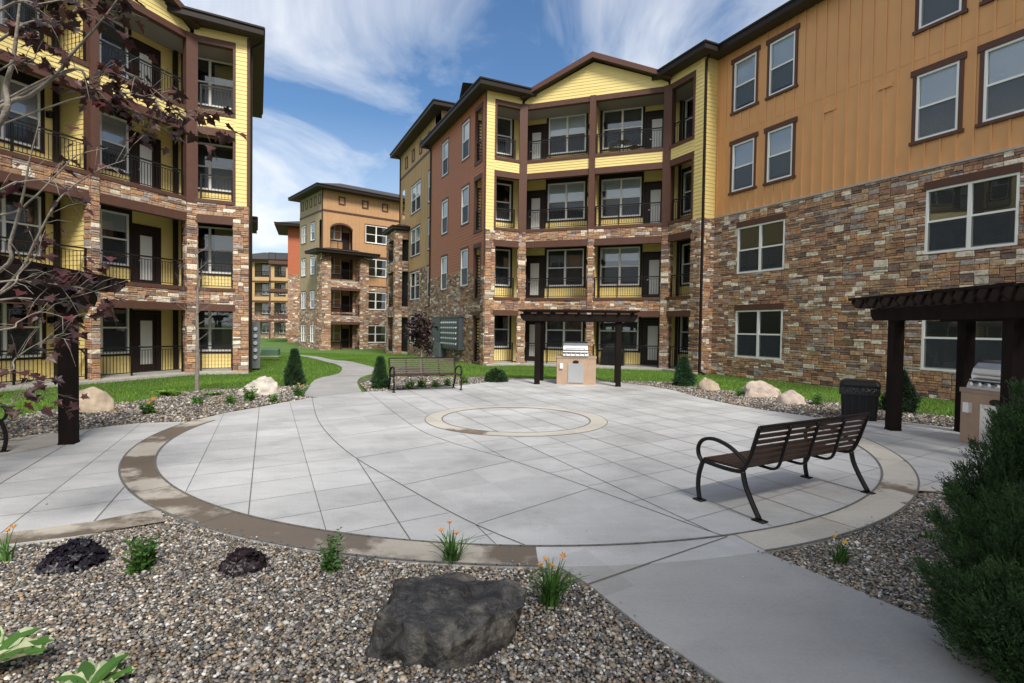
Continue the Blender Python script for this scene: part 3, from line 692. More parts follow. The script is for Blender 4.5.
LV = [-.10, 3.32, 6.93, 10.55]                 # balcony floors
OT = [2.39, 5.99, 9.58, 13.25]                 # opening heads
BT = [2.66, 6.31, 9.89, 13.51]                 # beam tops
EB = [None, 3.20, 6.81, 10.43]                 # underside of the brown slab edges
def bay(bld, cx, cy, ang_, zo=0, RL=2.30, LL=2.15, ro=(.42, 1.72), lo=(.45, 1.6), base=-.35, left_win=('one',), right_win=('one',), gap=.0):
    """concave balcony bay: diagonal centre (7.3 m) between two short canted wings"""
    D = 7.3; W = 1.6
    fD = Fac(bld, *(lambda c, s: (cx-D*c, cy-D*s))(math.cos(ang_), math.sin(ang_)), ang_)           # x: 0..7.3, right end at the node
    fR = Fac(bld, cx, cy, ang_-pi/4)                                                                # x: 0..RL
    lx, ly = fD.o.x, fD.o.y; aL = ang_+pi/4
    fL = Fac(bld, lx-LL*math.cos(aL), ly-LL*math.sin(aL), aL)                                       # x: 0..LL, right end at the left node
    t = W*math.tan(rad(22.5))
    def wpt(f, x, y): return f.pt(x, y)
    front = [fL.pt(0, 0), fL.pt(LL, 0), fD.pt(D, 0), fR.pt(RL, 0)]
    rear = [fR.pt(RL, W), fD.pt(D+t, W), fD.pt(-t, W), fL.pt(0, W)]
    ox, oy = bld.location.x, bld.location.y
    rel = lambda p: [(a-ox, b_-oy) for a, b_ in p]
    inner = [fL.pt(0, .05), (lambda p: p)(fD.pt(.02, .05)), fD.pt(D-.02, .05), fR.pt(RL, .05)]
    poly = rel(inner+rear)
    for k in range(4):
        z = LV[k]+zo; mb = MB(); mb.prism(poly[::1], z-.22 if k else base, z); mb.build('balcony_floor', M['conc_edge'], bld)
        if k:
            mb = MB(); mb.prism(poly, z-.26, z-.222); mb.build('balcony_soffit', M['soffit'], bld)
    mb = MB(); mb.prism(poly, 13.3+zo, 13.5+zo); mb.build('balcony_soffit', M['soffit'], bld)
    # patio slab in front of the ground floor
    mb = MB(); mb.prism(rel([fL.pt(0, -.35), fD.pt(0.0, -.35), fD.pt(D, -.35), fR.pt(RL, -.35), fR.pt(RL, .04), fD.pt(D, .04), fD.pt(0, .04), fL.pt(0, .04)]), base, LV[0]+zo-.03); mb.build('patio_edge', M['conc_edge'], bld)
    # back walls
    wy = []
    for k in range(4):
        z = LV[k]+zo; ww, wh = 2.08, 2.02; sill = z+.75
        hs = [hole(.88, sill, ww, wh), hole(-.30, z, .95, 2.35), hole(D-3.45, sill, ww, wh), hole(D-1.12, z, .95, 2.35)]
        top = (LV[k+1]-.26 if k < 3 else 13.3)+zo
        fD.wall('lap', -t, z, D+t, top, hs, W, 'yellow')
        for i, x in enumerate((.88, D-3.45)):
            bl, bf = [(None, 0), ('blind_dark', .5), ('blind_dark', .45), ('blind_grey', .35), ('blind_white', .72), ('blind_white', .70), ('blind_grey', .5), ('blind_dark', .5)][(k*2+i) % 8]
            window(fD, x, sill, ww, wh, 2, 'dark', bl, bf, True, W)
        fD.boxes('header_board', [(.75, W-.06, sill+wh+.205, 3.1, W-.004, sill+wh+.34), (D-3.57, W-.06, sill+wh+.205, D-1.25, W-.004, sill+wh+.34)], 'dark')
        door(fD, -.30, z, y=W); door(fD, D-1.12, z, y=W)
        for dx_ in (-.30, D-1.12):
            mb = MB(); P = [(dx_-.12, z), (dx_-.005, z), (dx_-.005, z+2.355), (dx_+.955, z+2.355), (dx_+.955, z), (dx_+1.07, z), (dx_+1.07, z+2.47), (dx_-.12, z+2.47)]
            mb.face([(P[i][0], W-.05, P[i][1]) for i in (0, 1, 2, 7)]); mb.face([(P[i][0], W-.05, P[i][1]) for i in (7, 2, 3, 6)]); mb.face([(P[i][0], W-.05, P[i][1]) for i in (3, 4, 5, 6)])
            for i in range(8): p, q = P[i], P[(i+1) % 8]; mb.face([(p[0], W-.05, p[1]), (p[0], W-.004, p[1]), (q[0], W-.004, q[1]), (q[0], W-.05, q[1])])
            fD.put('door_trim', mb, M['dark'])
        # wings
        if left_win[0] == 'one': lw = [(LL-.95, .95, 1)]
        else: lw = [(.35, 1.5, 2)]
        if right_win[0] == 'one': rw = [(-.55, .95, 1)]
        else: rw = [(-.35, 1.9, 2)]
        fL.wall('lap', 0, z, LL+t, top, [hole(a, sill, b_, wh) for a, b_, _ in lw], W, 'yellow')
        fR.wall('lap', -t, z, RL, top, [hole(a, sill, b_, wh) for a, b_, _ in rw], W, 'yellow')
        for a, b_, n_ in lw: window(fL, a, sill, b_, wh, n_, 'dark', 'blind_dark' if k % 2 else None, .5, True, W)
        for a, b_, n_ in rw: window(fR, a, sill, b_, wh, n_, 'dark', None if k % 2 else 'blind_dark', .5, True, W)
        if left_win[0] == 'one': door(fL, .12, z, y=W-.01)  # added door, stands in for the shade seen through the side openings
        # partition behind the middle column, corner posts
        mb = MB(); px_ = D/2-.02
        fn1 = lambda x, yy, zz_: (px_+.09-yy, x, zz_); fn2 = lambda x, yy, zz_: (px_-.09+yy, x, zz_)
        lap(mb, .2, z, W, top, fn=fn1); lap(mb, .2, z, W, top, fn=fn2); mb.box(px_-.088, .16, z, px_+.088, .2, top); fD.put('partition', mb, M['yellow'])
        fD.boxes('corner_post', [(px_+.105, W-.14, z, px_+.22, W-.02, top), (px_-.3, W-.14, z, px_-.16, W-.02, top), (D+t-.2, W-.2, z, D+t-.06, W-.06, top), (-t+.06, W-.2, z, -t+.2, W-.06, top)], 'dark')
        lantern(fD, px_+.36, z+2.0, W-.02); lantern(fD, px_-.45, z+2.0, W-.02)
        # railings
        rz_ = z+.0
        railing(fD, .22, D/2-.18, rz_, .12); railing(fD, D/2+.18, D-.22, rz_, .12)
        railing(fL, lo[0]*0+LL-lo[1], LL-lo[0]+.0, rz_, .12); railing(fR, ro[0], ro[1], rz_, .12)
    # end walls of the recess
    for f, x in ((fL, 0.004), (fR, RL-.004)):
        pass
    # front bands, beams, slab edges
    def seg(f, x0, x1, k):
        zb = OT[k]+zo; zt = BT[k]+zo
        f.boxes('beam', [(x0, -.035, zb, x1, .22, zt)], 'brown')
        if k < 3:
            e = EB[k+1]+zo
            if k < 2:
                mb = MB(); stones(mb, x0, zt, x1, e, y=0, deep=.8); mb.box(x0, .002, zt, x1, .2, e, 1); f.put('stone_band', mb, [M['stone'], M['mortar']], True)
            else: 
                mb = MB(); lap(mb, x0, zt, x1, e, ex=.135); mb.box(x0, .002, zt, x1, .2, e); f.put('siding_band', mb, M['yellow'])
            f.boxes('slab_edge', [(x0, -.05, e, x1, .22, LV[k+1]+zo+.03)], 'brown')
    for k in range(4):
        seg(fD, .14, D-.14, k); seg(fL, LL-lo[1]-.1, LL-.14, k); seg(fR, .14, ro[1]+.1, k)
    # columns: stone up to the second slab, boarded above
    def column(f, xc, wd, y0, y1, rot=0):
        zt = EB[2]+zo
        for a, z0, z1 in ((f.a+rot, base, zt),):
            mb = MB(); h_ = wd/2; dp = (y1-y0)
            mb.box(-h_+.04, .04, z0, h_-.04, dp-.0, z1, 1)
            stones(mb, -h_+.035, z0, h_-.035, z1, y=.035, back=False)
            stones(mb, .03, z0, dp, z1, fn=lambda x, yy, zz_: (h_-.035-yy, x, zz_), y=0, back=False)
            stones(mb, -dp, z0, -.03, z1, fn=lambda x, yy, zz_: (-h_+.035+yy, -x, zz_), y=0, back=False)
            px_, py_ = f.pt(xc, y0)
            mb.build('stone_column', [M['stone'], M['mortar']], bld, True, Vector((px_, py_, 0))-bld.location, a)
            mb = MB(); mb.box(-h_+.02, .0, zt-.10, h_-.02, dp, 13.52+zo); mb.build('boarded_column', M['brown'], bld, False, Vector((px_, py_, 0))-bld.location, a)
    column(fD, D/2, .34, -.09, .28)
    column(fD, D, .46, -.13, .30, -pi/8); column(fD, 0, .46, -.13, .30, pi/8)
    # outer piers
    for f, x0, x1, nm in ((fL, 0, LL-lo[1], 0), (fR, ro[1], RL, 1)):
        mb = MB(); mb.box(x0+.03, .0, base, x1-.03, W if x1-x0 > 2 else .45, EB[2]+zo, 1)
        stones(mb, x0, base, x1, EB[2]+zo, y=0, back=False)
        xi = x1-.03 if nm == 0 else x0+.03
        if nm == 0: stones(mb, 0, base, .45, EB[2]+zo, fn=lambda x, yy, zz_: (xi-yy, x, zz_), y=0, back=False)
        else: stones(mb, -.45, base, 0, EB[2]+zo, fn=lambda x, yy, zz_: (xi+yy, -x, zz_), y=0, back=False)
        f.put('stone_pier', mb, [M['stone'], M['mortar']], True)
        mb = MB(); z0, z1 = EB[2]+zo, 13.85+zo; mb.box(x0, .0, z0, x1, .45, z1)
        lap(mb, x0, z0, x1, z1); f.put('siding_pier', mb, M['yellow'])
        # brown frames round the upper openings
        a = x1-.10 if nm == 0 else x0-.0
        f.boxes('opening_trim', [(a, -.06, LV[k]+zo+.03, a+.10, .06, OT[k]+zo) for k in (2, 3)], 'brown')
    # frieze over the wings and the pediment over the centre
    for f, x0, x1 in ((fL, 0, LL), (fR, 0, RL)):
        mb = MB(); lap(mb, x0+(0 if f is fL else .15), BT[3]+zo, x1-(.15 if f is fL else 0), 13.86+zo, ex=.17); f.put('frieze', mb, M['yellow'])
    z0 = 13.515+zo; zE = 13.72+zo; apex = 15.20+zo; mb = MB(); n = 11; dz = (apex-z0)/n
    for k in range(n):
        a, b_ = z0+k*dz, z0+(k+1)*dz
        def half(z): return D/2 if z <= zE else D/2*(apex-z)/(apex-zE)
        ha, hb = half(a), half(b_); c = D/2
        mb.face([(c-ha, -.02, a), (c+ha, -.02, a), (c+hb, -.006, b_), (c-hb, -.006, b_)]); mb.face([(c-ha, 0, a), (c+ha, 0, a), (c+ha, -.02, a), (c-ha, -.02, a)])
    fD.put('pediment', mb, M['yellow'])
    mb = MB()
    for sgn in (-1, 1):
        e = D/2+.12; x0, x1 = D/2+sgn*e, D/2
        zl = zE-.02; P = [(x0, zl), (x1, apex+.06), (x1, apex+.34), (x0, zl+.24)]
        if sgn > 0: P = [P[1], P[0], P[3], P[2]]
        A = [(p, -.42, q) for p, q in P]; B = [(p, -.36, q) for p, q in P]
        mb.face(A); mb.face(B[::-1])
        for i in range(4): mb.face([A[i], B[i], B[(i+1) % 4], A[(i+1) % 4]])
    fD.put('rake_board', mb, M['brown'])
    mb = MB()
    for sgn in (-1, 1):
        e = D/2+.12; x0, x1 = D/2+sgn*e, D/2
        for zz_, mi in ((.10, 1), (.30, 0)):
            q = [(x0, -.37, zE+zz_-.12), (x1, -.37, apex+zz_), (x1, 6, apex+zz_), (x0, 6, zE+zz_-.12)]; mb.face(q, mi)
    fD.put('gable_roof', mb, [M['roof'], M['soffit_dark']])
    return fL, fD, fR
def eave_roof(bld, pts, ov, z, slope=.38, run=5, name='roof', th=.28, mt='fascia'):
    """hip roof round a closed ccw footprint (world xy): soffit, fascia and slopes"""
    n = len(pts); P = [Vector(p) for p in pts]
    def off(d):
        out = []
        for i in range(n):
            a, b_, c = P[i-1], P[i], P[(i+1) % n]; e1 = (b_-a).normalized(); e2 = (c-b_).normalized(); n1 = Vector((e1.y, -e1.x)); n2 = Vector((e2.y, -e2.x))
            k = 1+n1.dot(n2); out.append(b_+(n1+n2)/max(k, .3)*d)
        return out
    dz_ = bld.location.z; z = z-dz_; o = Vector(bld.location[:2]); O = [p-o for p in off(ov)]; I = [p-o for p in off(-run)]; W_ = [p-o for p in off(-.1)]; mb = MB()
    for i in range(n):
        j = (i+1) % n
        mb.face([(*O[i], z), (*O[i], z+th), (*O[j], z+th), (*O[j], z)][::-1], 0)
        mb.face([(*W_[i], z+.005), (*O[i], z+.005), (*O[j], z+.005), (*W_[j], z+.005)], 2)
        mb.face([(*O[i], z+th), (*O[j], z+th), (*I[j], z+th+slope*(run+ov)), (*I[i], z+th+slope*(run+ov))], 1)
        a, c = Vector((*O[i], z+th-.01)), Vector((*O[j], z+th-.01)); mb.tube([a, c], .065, 6, 0)
    mb.face([(*p, z+th+slope*(run+ov)) for p in I], 1)
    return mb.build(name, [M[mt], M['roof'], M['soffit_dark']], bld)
def downspout(fac, x, z0, z1, y=-.07):
    mb = MB(); mb.box(x-.045, y-.04, z0+.15, x+.045, y+.04, z1); mb.bar((x, y, z0+.16), (x, y-.3, z0+.05), .08)
    mb.tube([(x, y, z1-.02), (x, y-.15, z1+.18), (x, y-.5, z1+.3)], .05, 6)
    return fac.put('downspout', mb, M['dark'])

# ------------------------------------------------------------------ apartment block with the long stone wing
A = rad(25.2)
D1 = Vector((-math.sin(A), math.cos(A))); D2 = Vector((math.cos(A), math.sin(A))); DG = Vector((-math.sin(A+pi/4), math.cos(A+pi/4))); DL = Vector((math.cos(A+pi/4), math.sin(A+pi/4)))
Q0 = Vector((8.37, 24.27)); C0 = Q0+2.35*D1; C1 = C0+7.3*DG; R0 = C1-2.15*D2; Q1 = Q0+.78*D2
L0 = Vector((-13.13, 22.06))
bldA = thing('apartment_building', 'long block with orange wall, stone base and yellow gable over its corner balconies', 'building', (C0.x, C0.y, 0))
angR = -(pi/2-A)           # facade running towards the camera (x axis = -D1)
bay(bldA, C0.x, C0.y, angR+pi/4, 0, RL=2.35, LL=2.15, ro=(.35, 1.73), lo=(.45, 1.6), base=-.35)
# right wing
fW = Fac(bldA, Q1.x, Q1.y, angR); WL = 27.0
sl = [.63, 4.20, 7.77, 11.22]; hs = []; wins = []
for x, w_, n_ in ((1.36, 2.3, 2), (8.6, 2.27, 2), (15.6, 2.27, 2), (22, 2.27, 2)):
    for k in (0, 1): wins.append((x, sl[k], w_, [2.0, 1.97][k], n_, 'head', 'blind_dark', 1.0 if x > 5 else .5))
for x in (.97, 2.76, 8.23, 9.98, 15.6, 17.4, 22.5):
    for k in (2, 3): wins.append((x, sl[k], 1.14, [2.03, 2.1][k-2], 1, 'all', 'blind_grey', 1.0 if (x > 5 or k == 2) else .9))
hs = [hole(x, z, w_, h_) for x, z, w_, h_, *_ in wins]
fW.wall('stone', 0, -.35, WL, 6.80, hs); fW.wall('batten', .0, 6.86, WL, 14.0, hs, 0, 'orange')
fW.boxes('drip_edge', [(0, -.06, 6.80, WL, 0, 6.86)], 'conc_edge')
for x, z, w_, h_, n_, tr, bl, bf in wins: window(fW, x, z, w_, h_, n_, tr, bl, bf)
fW.boxes('vent_hood', [(5.15, -.05, 9.72, 5.6, 0, 9.84), (7.05, -.05, 9.80, 7.5, 0, 9.92)], 'orange')
fW.boxes('siding_seam', [(0.1, -.008, 10.3, WL, -.001, 10.315)], 'orange')
# yellow return beside the bay
fT = Fac(bldA, Q0.x, Q0.y, A)
fT.wall('stone', 0, -.35, .78, 6.81); fT.wall('lap', 0, 6.81, .78, 14.0, (), 0, 'yellow')
downspout(fT, .03, -.25, 13.7, -.06)
# red and tan wing
UL = 19.6; oF = R0+UL*D1; fE = Fac(bldA, oF.x, oF.y, angR)
ux = lambda u, w_=0: UL-u
rw = []
for u in (3.6, 7.27):
    for z in (4.08, 7.58, 11.22): rw.append((ux(u), z, 1.15, 2.05))
nar = [(ux(1.5), LV[k], .9, OT[k]-LV[k]) for k in range(4)]
hs = [hole(*q) for q in rw+nar]; ux98 = ux(9.8)
fE.wall('stone', ux98, -.35, UL, 4.95, hs); fE.wall('lap', ux98, 4.95, UL, 13.9, hs, 0, 'red')
fE.boxes('corner_board', [(UL-.14, -.03, 4.95, UL-.0, 0, 13.9), (ux98, -.03, 4.95, ux98+.12, 0, 13.9)], 'brown')
for i, (x, z, w_, h_) in enumerate(rw): window(fE, x, z, w_, h_, 1, 'thin', 'blind_white', .52)
for k, q in enumerate(nar):
    fE.boxes('opening_trim', [(q[0]-.1, -.04, q[1]+.0, q[0], .12, q[1]+q[3]), (q[0]+.9, -.04, q[1], q[0]+1.0, .12, q[1]+q[3]), (q[0]-.12, -.05, q[1]+q[3]+.002, q[0]+1.02, .12, q[1]+q[3]+.22), (q[0]-.12, -.05, q[1]-.15, q[0]+1.02, .12, q[1]-.002)], 'brown')
    railing(fE, q[0]+.01, q[0]+.89, q[1], .08)
# far side of that recess, its shade put into a dark brown colour
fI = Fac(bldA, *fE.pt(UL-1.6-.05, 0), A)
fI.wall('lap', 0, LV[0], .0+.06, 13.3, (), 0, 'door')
tw = []
YT = .28
for z in (.45, 3.8, 7.15, 10.45):
    tw.append((ux(16.0), z, 2.7, 2.1, 2))
    if z > 3: tw.append((ux(11.3), z, 1.2, 2.15, 1))
ta = [(ux(u), 14.45, .62, .95) for u in (11.6, 13.7, 15.8, 17.9)]
hs = [hole(*q[:4]) for q in tw]+[(ux(18.9), LV[3], ux(18.1), 12.9)]
fE.wall('stone', 0, -.6, ux98, 6.1, hs, YT); fE.wall('batten', 0, 6.1, ux98, 16.0, hs, YT, 'tan')
for x, z, w_, h_, n_ in tw: window(fE, x, z, w_, h_, n_, 'thin', 'blind_white' if z > 5 or n_ == 1 else None, .5, True, YT)
fE.boxes('belt_course', [(0, YT-.05, 13.95, ux98, YT, 14.12)], 'brown')
for x, z, w_, h_ in ta:
    fE.boxes('attic_panel', [(x, YT-.06, z, x+.1, YT, z+h_), (x+w_-.1, YT-.06, z, x+w_, YT, z+h_), (x+.1, YT-.06, z, x+w_-.1, YT, z+.1), (x+.1, YT-.06, z+h_-.1, x+w_-.1, YT, z+h_)], 'brown')
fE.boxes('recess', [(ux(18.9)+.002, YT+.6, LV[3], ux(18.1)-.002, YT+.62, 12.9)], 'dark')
# balcony stack in front of the tan wing
fP = Fac(bldA, *fE.pt(ux(19.7), YT-1.1), angR); W3 = 3.1
for k in range(3):
    z = LV[k]-.2*(k == 0); zt = (LV[k+1] if k < 2 else 9.45)
    fP.boxes('balcony_floor', [(.1, .1, z-.2, W3-.1, 1.08, z)], 'conc_edge')
    mb = MB(); stones(mb, .0, zt-.85, W3, zt-.15, y=0); mb.box(0, .002, zt-.85, W3, .2, zt-.15, 1); stones(mb, 0.2, zt-.85, 1.05, zt-.15, fn=lambda x, yy, zz_: (W3-yy, x, zz_), y=0); fP.put('stone_band', mb, [M['stone'], M['mortar']], True)
    railing(fP, .55, W3-.55, z, .1)
for x0 in (0, W3-.55):
    mb = MB(); x1 = x0+.55; mb.box(x0+.02, .02, -.6, x1-.02, .53, 9.3, 1); stones(mb, x0, -.6, x1, 9.3, y=0, back=False); stones(mb, 0, -.6, .55, 9.3, fn=lambda x, yy, zz_: (x1-yy, x, zz_), y=0, back=False); fP.put('stone_column', mb, [M['stone'], M['mortar']], True)
fP.boxes('side_wall', [(0.0, .56, -.6, .12, 1.08, 9.3)], 'tan')
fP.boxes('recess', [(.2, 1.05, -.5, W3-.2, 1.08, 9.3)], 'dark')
eave_roof(bldA, [fP.pt(0, 0), fP.pt(W3, 0), fP.pt(W3, 1.3), fP.pt(0, 1.3)], .32, 9.35, .3, .9, 'porch_roof', .22)
downspout(fE, .05, -.5, 15.7, YT-.07); downspout(fE, ux98+.05, 3, 13.6, -.05)
# roofs
eave_roof(bldA, [R0+9.7*D1, R0, C1-.0*D2, C0, Q0, Q0+14*D2, Q0+16*D2+16*D1][:0] or [tuple(R0+9.75*D1+.0*D2), tuple(R0), tuple(C1-.1*D2), tuple(C1+8*D1+2*D2), tuple(R0+9.75*D1+14*D2)], .62, 13.86, .35, 3.0)
eave_roof(bldA, [tuple(Q1-WL*D1), tuple(Q1-WL*D1+15*D2), tuple(Q1+14*D1+15*D2), tuple(C0+6*D1+.5*D2), tuple(C0+.02*D1), tuple(Q0), tuple(Q1)], .62, 13.86, .35, 3.2)
rt = [fE.pt(0, YT), fE.pt(ux98+1.2, YT), fE.pt(ux98+1.2, 13), fE.pt(0, 13)]
eave_roof(bldA, rt, .75, 15.95, .33, 4)
# blind rear volumes so the block is solid from any side
mb = MB(); o2 = Vector(bldA.location[:2])
def solid(pts, z0, z1, m=0): mb.prism([tuple(Vector(p)-o2) for p in pts], z0, z1, m)
solid([Q1-WL*D1+.6*D2, Q1-WL*D1+15*D2, Q1+14*D1+15*D2, C0+6*D1+1.8*D2, C0+2.4*D2+.5*D1, Q0+2.2*D2, Q1+.6*D2], -.3, 13.9)
solid([fE.pt(ux98+.5, .8), fE.pt(UL-2.2, .8), fE.pt(UL-2.2, 3), fE.pt(UL-2.2, 13), fE.pt(ux98+.5, 13)], -.3, 13.9)
solid([fE.pt(.02, YT+.7), fE.pt(ux98+1.19, YT+.7), fE.pt(ux98+1.19, 12.9), fE.pt(.02, 12.9)], -.5, 15.94)
mb.build('rear_wall', M['tan'], bldA)
fS = Fac(bldA, *fE.pt(ux98+1.2, 0), A); fS.wall('batten', .3, 13.9, 8, 15.95, (), 0, 'tan')
# electric meter bank
px_, py_ = fE.pt(UL-5.6, -.02)
mt_ = thing('meter_bank', 'grey electric meter bank in rows on the stone wall below brick red siding', 'meter bank', (px_, py_, 0)); fm = Fac(mt_, px_, py_, angR)
fm.boxes('cabinet', [(-2.55, -.32, .45, 2.6, 0, 2.32), (-2.6, -.36, 2.32, 2.65, 0, 2.38)], 'bank')
fm.boxes('lower_box', [(-1.9, -.45, -.1, -.5, -.03, .75), (-1.5, -.3, -.4, -.9, -.1, -.1)], 'grey_box')
fm.boxes('frame', [(-.75, -.335, .5, -.70, -.32, 2.28), (2.52, -.335, .5, 2.57, -.32, 2.28), (-.7, -.335, .5, 2.52, -.32, .55), (-.7, -.335, 2.23, 2.52, -.32, 2.28)], 'black')
for r_ in range(5):
    for c_ in range(8):
        mb = MB(); x = -.45+c_*.38; z = .76+r_*.31
        mb.tube([(x, -.325, z), (x, -.34, z)], .085, 12, 1); mb.tube([(x, -.34, z), (x, -.40, z)], [.07, .05], 12, 0); fm.put('meter', mb, [M['meter'], M['steel_dull']])

# ------------------------------------------------------------------ yellow block on the left
bldB = thing('apartment_building', 'yellow block at the left edge with stone columns, behind the purple maple', 'building', (L0.x, L0.y, 0))
aB = pi/2-(pi/2-(A+pi/4)); aB = A+pi/4
fL2, fD2, fR2 = bay(bldB, L0.x, L0.y, aB, -.12, RL=2.15, LL=2.3, ro=(.35, 1.55), lo=(.4, 1.7), base=-.5, right_win=('two',))
Rr = L0+2.15*D2; Lb = L0-7.3*DL-2.3*D1
fB = Fac(bldB, Lb.x-0*D1.x-12*(-D2.x)*0, Lb.y, A+pi/2)     # continues along D1 at the left wing
WB = 11.0; o_ = Lb+.0*D1
# left wing: wall runs on towards the camera side, outside the frame
e_ = Lb-.78*(-D2); fC = Fac(bldB, *(Lb-.78*D2*(-1)*-1-WB*D1), A+pi/2)
hs2 = [(x, z, w_, h_, n_) for x, w_, n_ in ((1.5, 1.15, 1), (4.2, 2.2, 2), (8.4, 1.15, 1)) for z, h_ in ((.5, 2.0), (4.08, 2.0), (7.65, 2.03), (11.1, 2.1))]
hh = [hole(*q[:4]) for q in hs2]
fC.wall('stone', 0, -.5, WB, 6.7, hh); fC.wall('batten', 0, 6.7, WB, 13.8, hh, 0, 'orange')
for x, z, w_, h_, n_ in hs2: window(fC, x, z, w_, h_, n_, 'all', 'blind_grey')
# far side wall of the block, running away from the camera
fG = Fac(bldB, Rr.x, Rr.y, A+pi/2); fG = Fac(bldB, *(Rr), A+pi/2)
mbx = Fac(bldB, Rr.x, Rr.y, A+pi/2)
mb = MB(); stones(mb, .0, -.5, 9, 6.7, fn=lambda x, yy, z: (x, -yy, z)); mbx.put('stone_wall', mb, [M['stone'], M['mortar']], True)
mb = MB(); lap(mb, .0, 6.7, 9, 13.75, fn=lambda x, yy, z: (x, -yy, z)); mbx.put('siding', mb, M['yellow'])
mbx.boxes('corner_board', [(-.03, -.035, 6.7, .12, -.0+.0, 13.7)], 'brown')
fR2.boxes('corner_board', [(2.07, -.03, 6.7, 2.17, .0, 13.7)], 'brown')
mb = MB(); mb.box(.35, -.06, -.4, .45, .04-.08-.12, 13.4) if False else mb.tube([(.3, -.09, -.4), (.3, -.09, 13.2), (.25, -.12, 13.45), (.1, -.5, 13.7)], .05, 6); mbx.put('downspout', mb, M['dark'])
eave_roof(bldB, [mbx.pt(6.2, .0), mbx.pt(6.2, 3), mbx.pt(9.5, 3), mbx.pt(9.5, 0)][::-1][:0] or [mbx.pt(5.2, -.02), mbx.pt(8.4, -.02), mbx.pt(8.4, 2), mbx.pt(5.2, 2)], .28, 6.9, .3, .6, 'porch_roof', .25)
Re = Rr+9*D1
eave_roof(bldB, [tuple(Lb-.78*D2), tuple(Lb), tuple(L0-7.3*DL), tuple(L0), tuple(Rr), tuple(Re), tuple(Re-16*D2), tuple(Lb-14*D2-WB*D1), tuple(Lb-.78*D2-WB*D1)][::-1][:0] or
          [tuple(L0-.3*DL), tuple(Rr), tuple(Re), tuple(Re-14*D2), tuple(L0-6*D2+.5*D1)], .55, 13.74, .35, 2.6)
eave_roof(bldB, [tuple(L0-7*DL), tuple(L0-6*DL-4*D2), tuple(Lb-14*D2), tuple(Lb-14*D2-WB*D1), tuple(Lb-.78*D2-WB*D1), tuple(Lb-.78*D2), tuple(Lb)], .55, 13.74, .35, 2.6)
mb = MB(); o2 = Vector(bldB.location[:2])
solid([L0+.6*D1-.6*D2+1.8*D1, Rr+1.8*D1-.05*D2, Re-.05*D2, Re-14*D2, L0-4*D2+2.0*D1], -.4, 13.7)
solid([Lb-.78*D2-WB*D1-.6*D2, Lb-3.0*D2-.1*D1, L0-7.3*DL-3.0*D2+2*D1, L0-4*D2+2.4*D1, Re-14*D2, Lb-14*D2-WB*D1], -.4, 13.7)
mb.build('rear_wall', M['yellow'], bldB)
q_ = mbx.pt(2.0, -.05)
mc = thing('meter_cabinet', 'narrow grey meter column at the corner of the yellow block', 'meter cabinet', (q_[0], q_[1], -.3)); fmc = Fac(mc, q_[0], q_[1], A+pi/2)
fmc.boxes('cabinet', [(-.5, -.40, -.25, .8, -.02, 1.85)], 'grey_box')
for k in range(5):
    mb = MB(); x, z = -.5, .25+k*.32; mb.tube([(x, -.2, z), (x-.07, -.2, z)], [.10, .08], 10); fmc.put('meter', mb, M['meter'])
g_ = G(263, 360, -.3)
tb_ = thing('transformer_box', 'low green utility box on the lawn beyond the corner of the yellow block', 'utility box', (g_.x, g_.y+1, -.35)); ft = Fac(tb_, g_.x, g_.y+1, .2)
mb = MB(); mb.box(-.75, -.5, 0-.35, .75, .5, .25); mb.face([(-.75,-.5,.25),(.75,-.5,.25),(.75,.1,.42),(-.75,.1,.42)]); mb.face([(.75,.5,.25),(-.75,.5,.25),(-.75,.1,.42),(.75,.1,.42)]); mb.face([(-.75,-.5,.25),(-.75,.1,.42),(-.75,.5,.25)]); mb.face([(.75,-.5,.25),(.75,.5,.25),(.75,.1,.42)])
mb2 = MB(); mb2.v = [(x, y, z+.35) for x, y, z in mb.v]; mb2.f, mb2.m, mb2.c = mb.f, mb.m, mb.c; ft.put('cabinet', mb2, M['green_box']); tb_.scale = (.62, .62, .62)
ft.boxes('plinth', [(-.85, -.6, -.02, .85, .6, .06)], 'conc_edge')

# ------------------------------------------------------------------ orange block across the lawn
aC = rad(90-50); Cc = Vector((-18.94, 53.96)); fF = Vector((math.cos(aC), math.sin(aC))); fSd = Vector((-fF.y, fF.x))
bldC = thing('apartment_building', 'orange and tan corner block with arched top balcony, beyond the winding path', 'building', (Cc.x, Cc.y, -.75))
f1 = Fac(bldC, Cc.x, Cc.y, aC); LSd = 6.6; f2 = Fac(bldC, *(Cc+LSd*fSd), aC-pi/2)
WF = 15.0; cs = [-.05, 3.45, 6.95, 10.45]
wf = [(4.5, z, 3.65, 1.85, 3) for z in cs]+[(10.2, z, 2.4, 1.85, 2) for z in cs]
ap = [(x, 13.95, .72, .85) for x in (1.6, 4.1, 6.35, 8.8, 11.2)]
rec = [(.72, .15-.7, 3.15, 2.9), (.72, 3.1, 3.15, 6.2), (.72, 6.45, 3.15, 8.9)]; arch_h = (.75, 9.35, 3.1, 11.55)
hs = [hole(*q[:4]) for q in wf]+rec+[arch_h, (.75, 11.55, 3.1, 12.05)]
f1.wall('stone', 0, -.9, WF, 5.9, hs); f1.wall('batten', 0, 5.9, WF, 15.3, hs, 0, 'orange_far')
f1.boxes('belt_course', [(0, -.06, 13.1, WF, 0, 13.28), (3.45, -.05, 8.95-.0, WF, 0, 9.1), (3.45, -.05, 5.85, WF, 0, 5.98)], 'brown')
for x, z, w_, h_, n_ in wf: window(f1, x, z, w_, h_, n_, 'thin', None if z > 9 else 'blind_dark', .5, False)
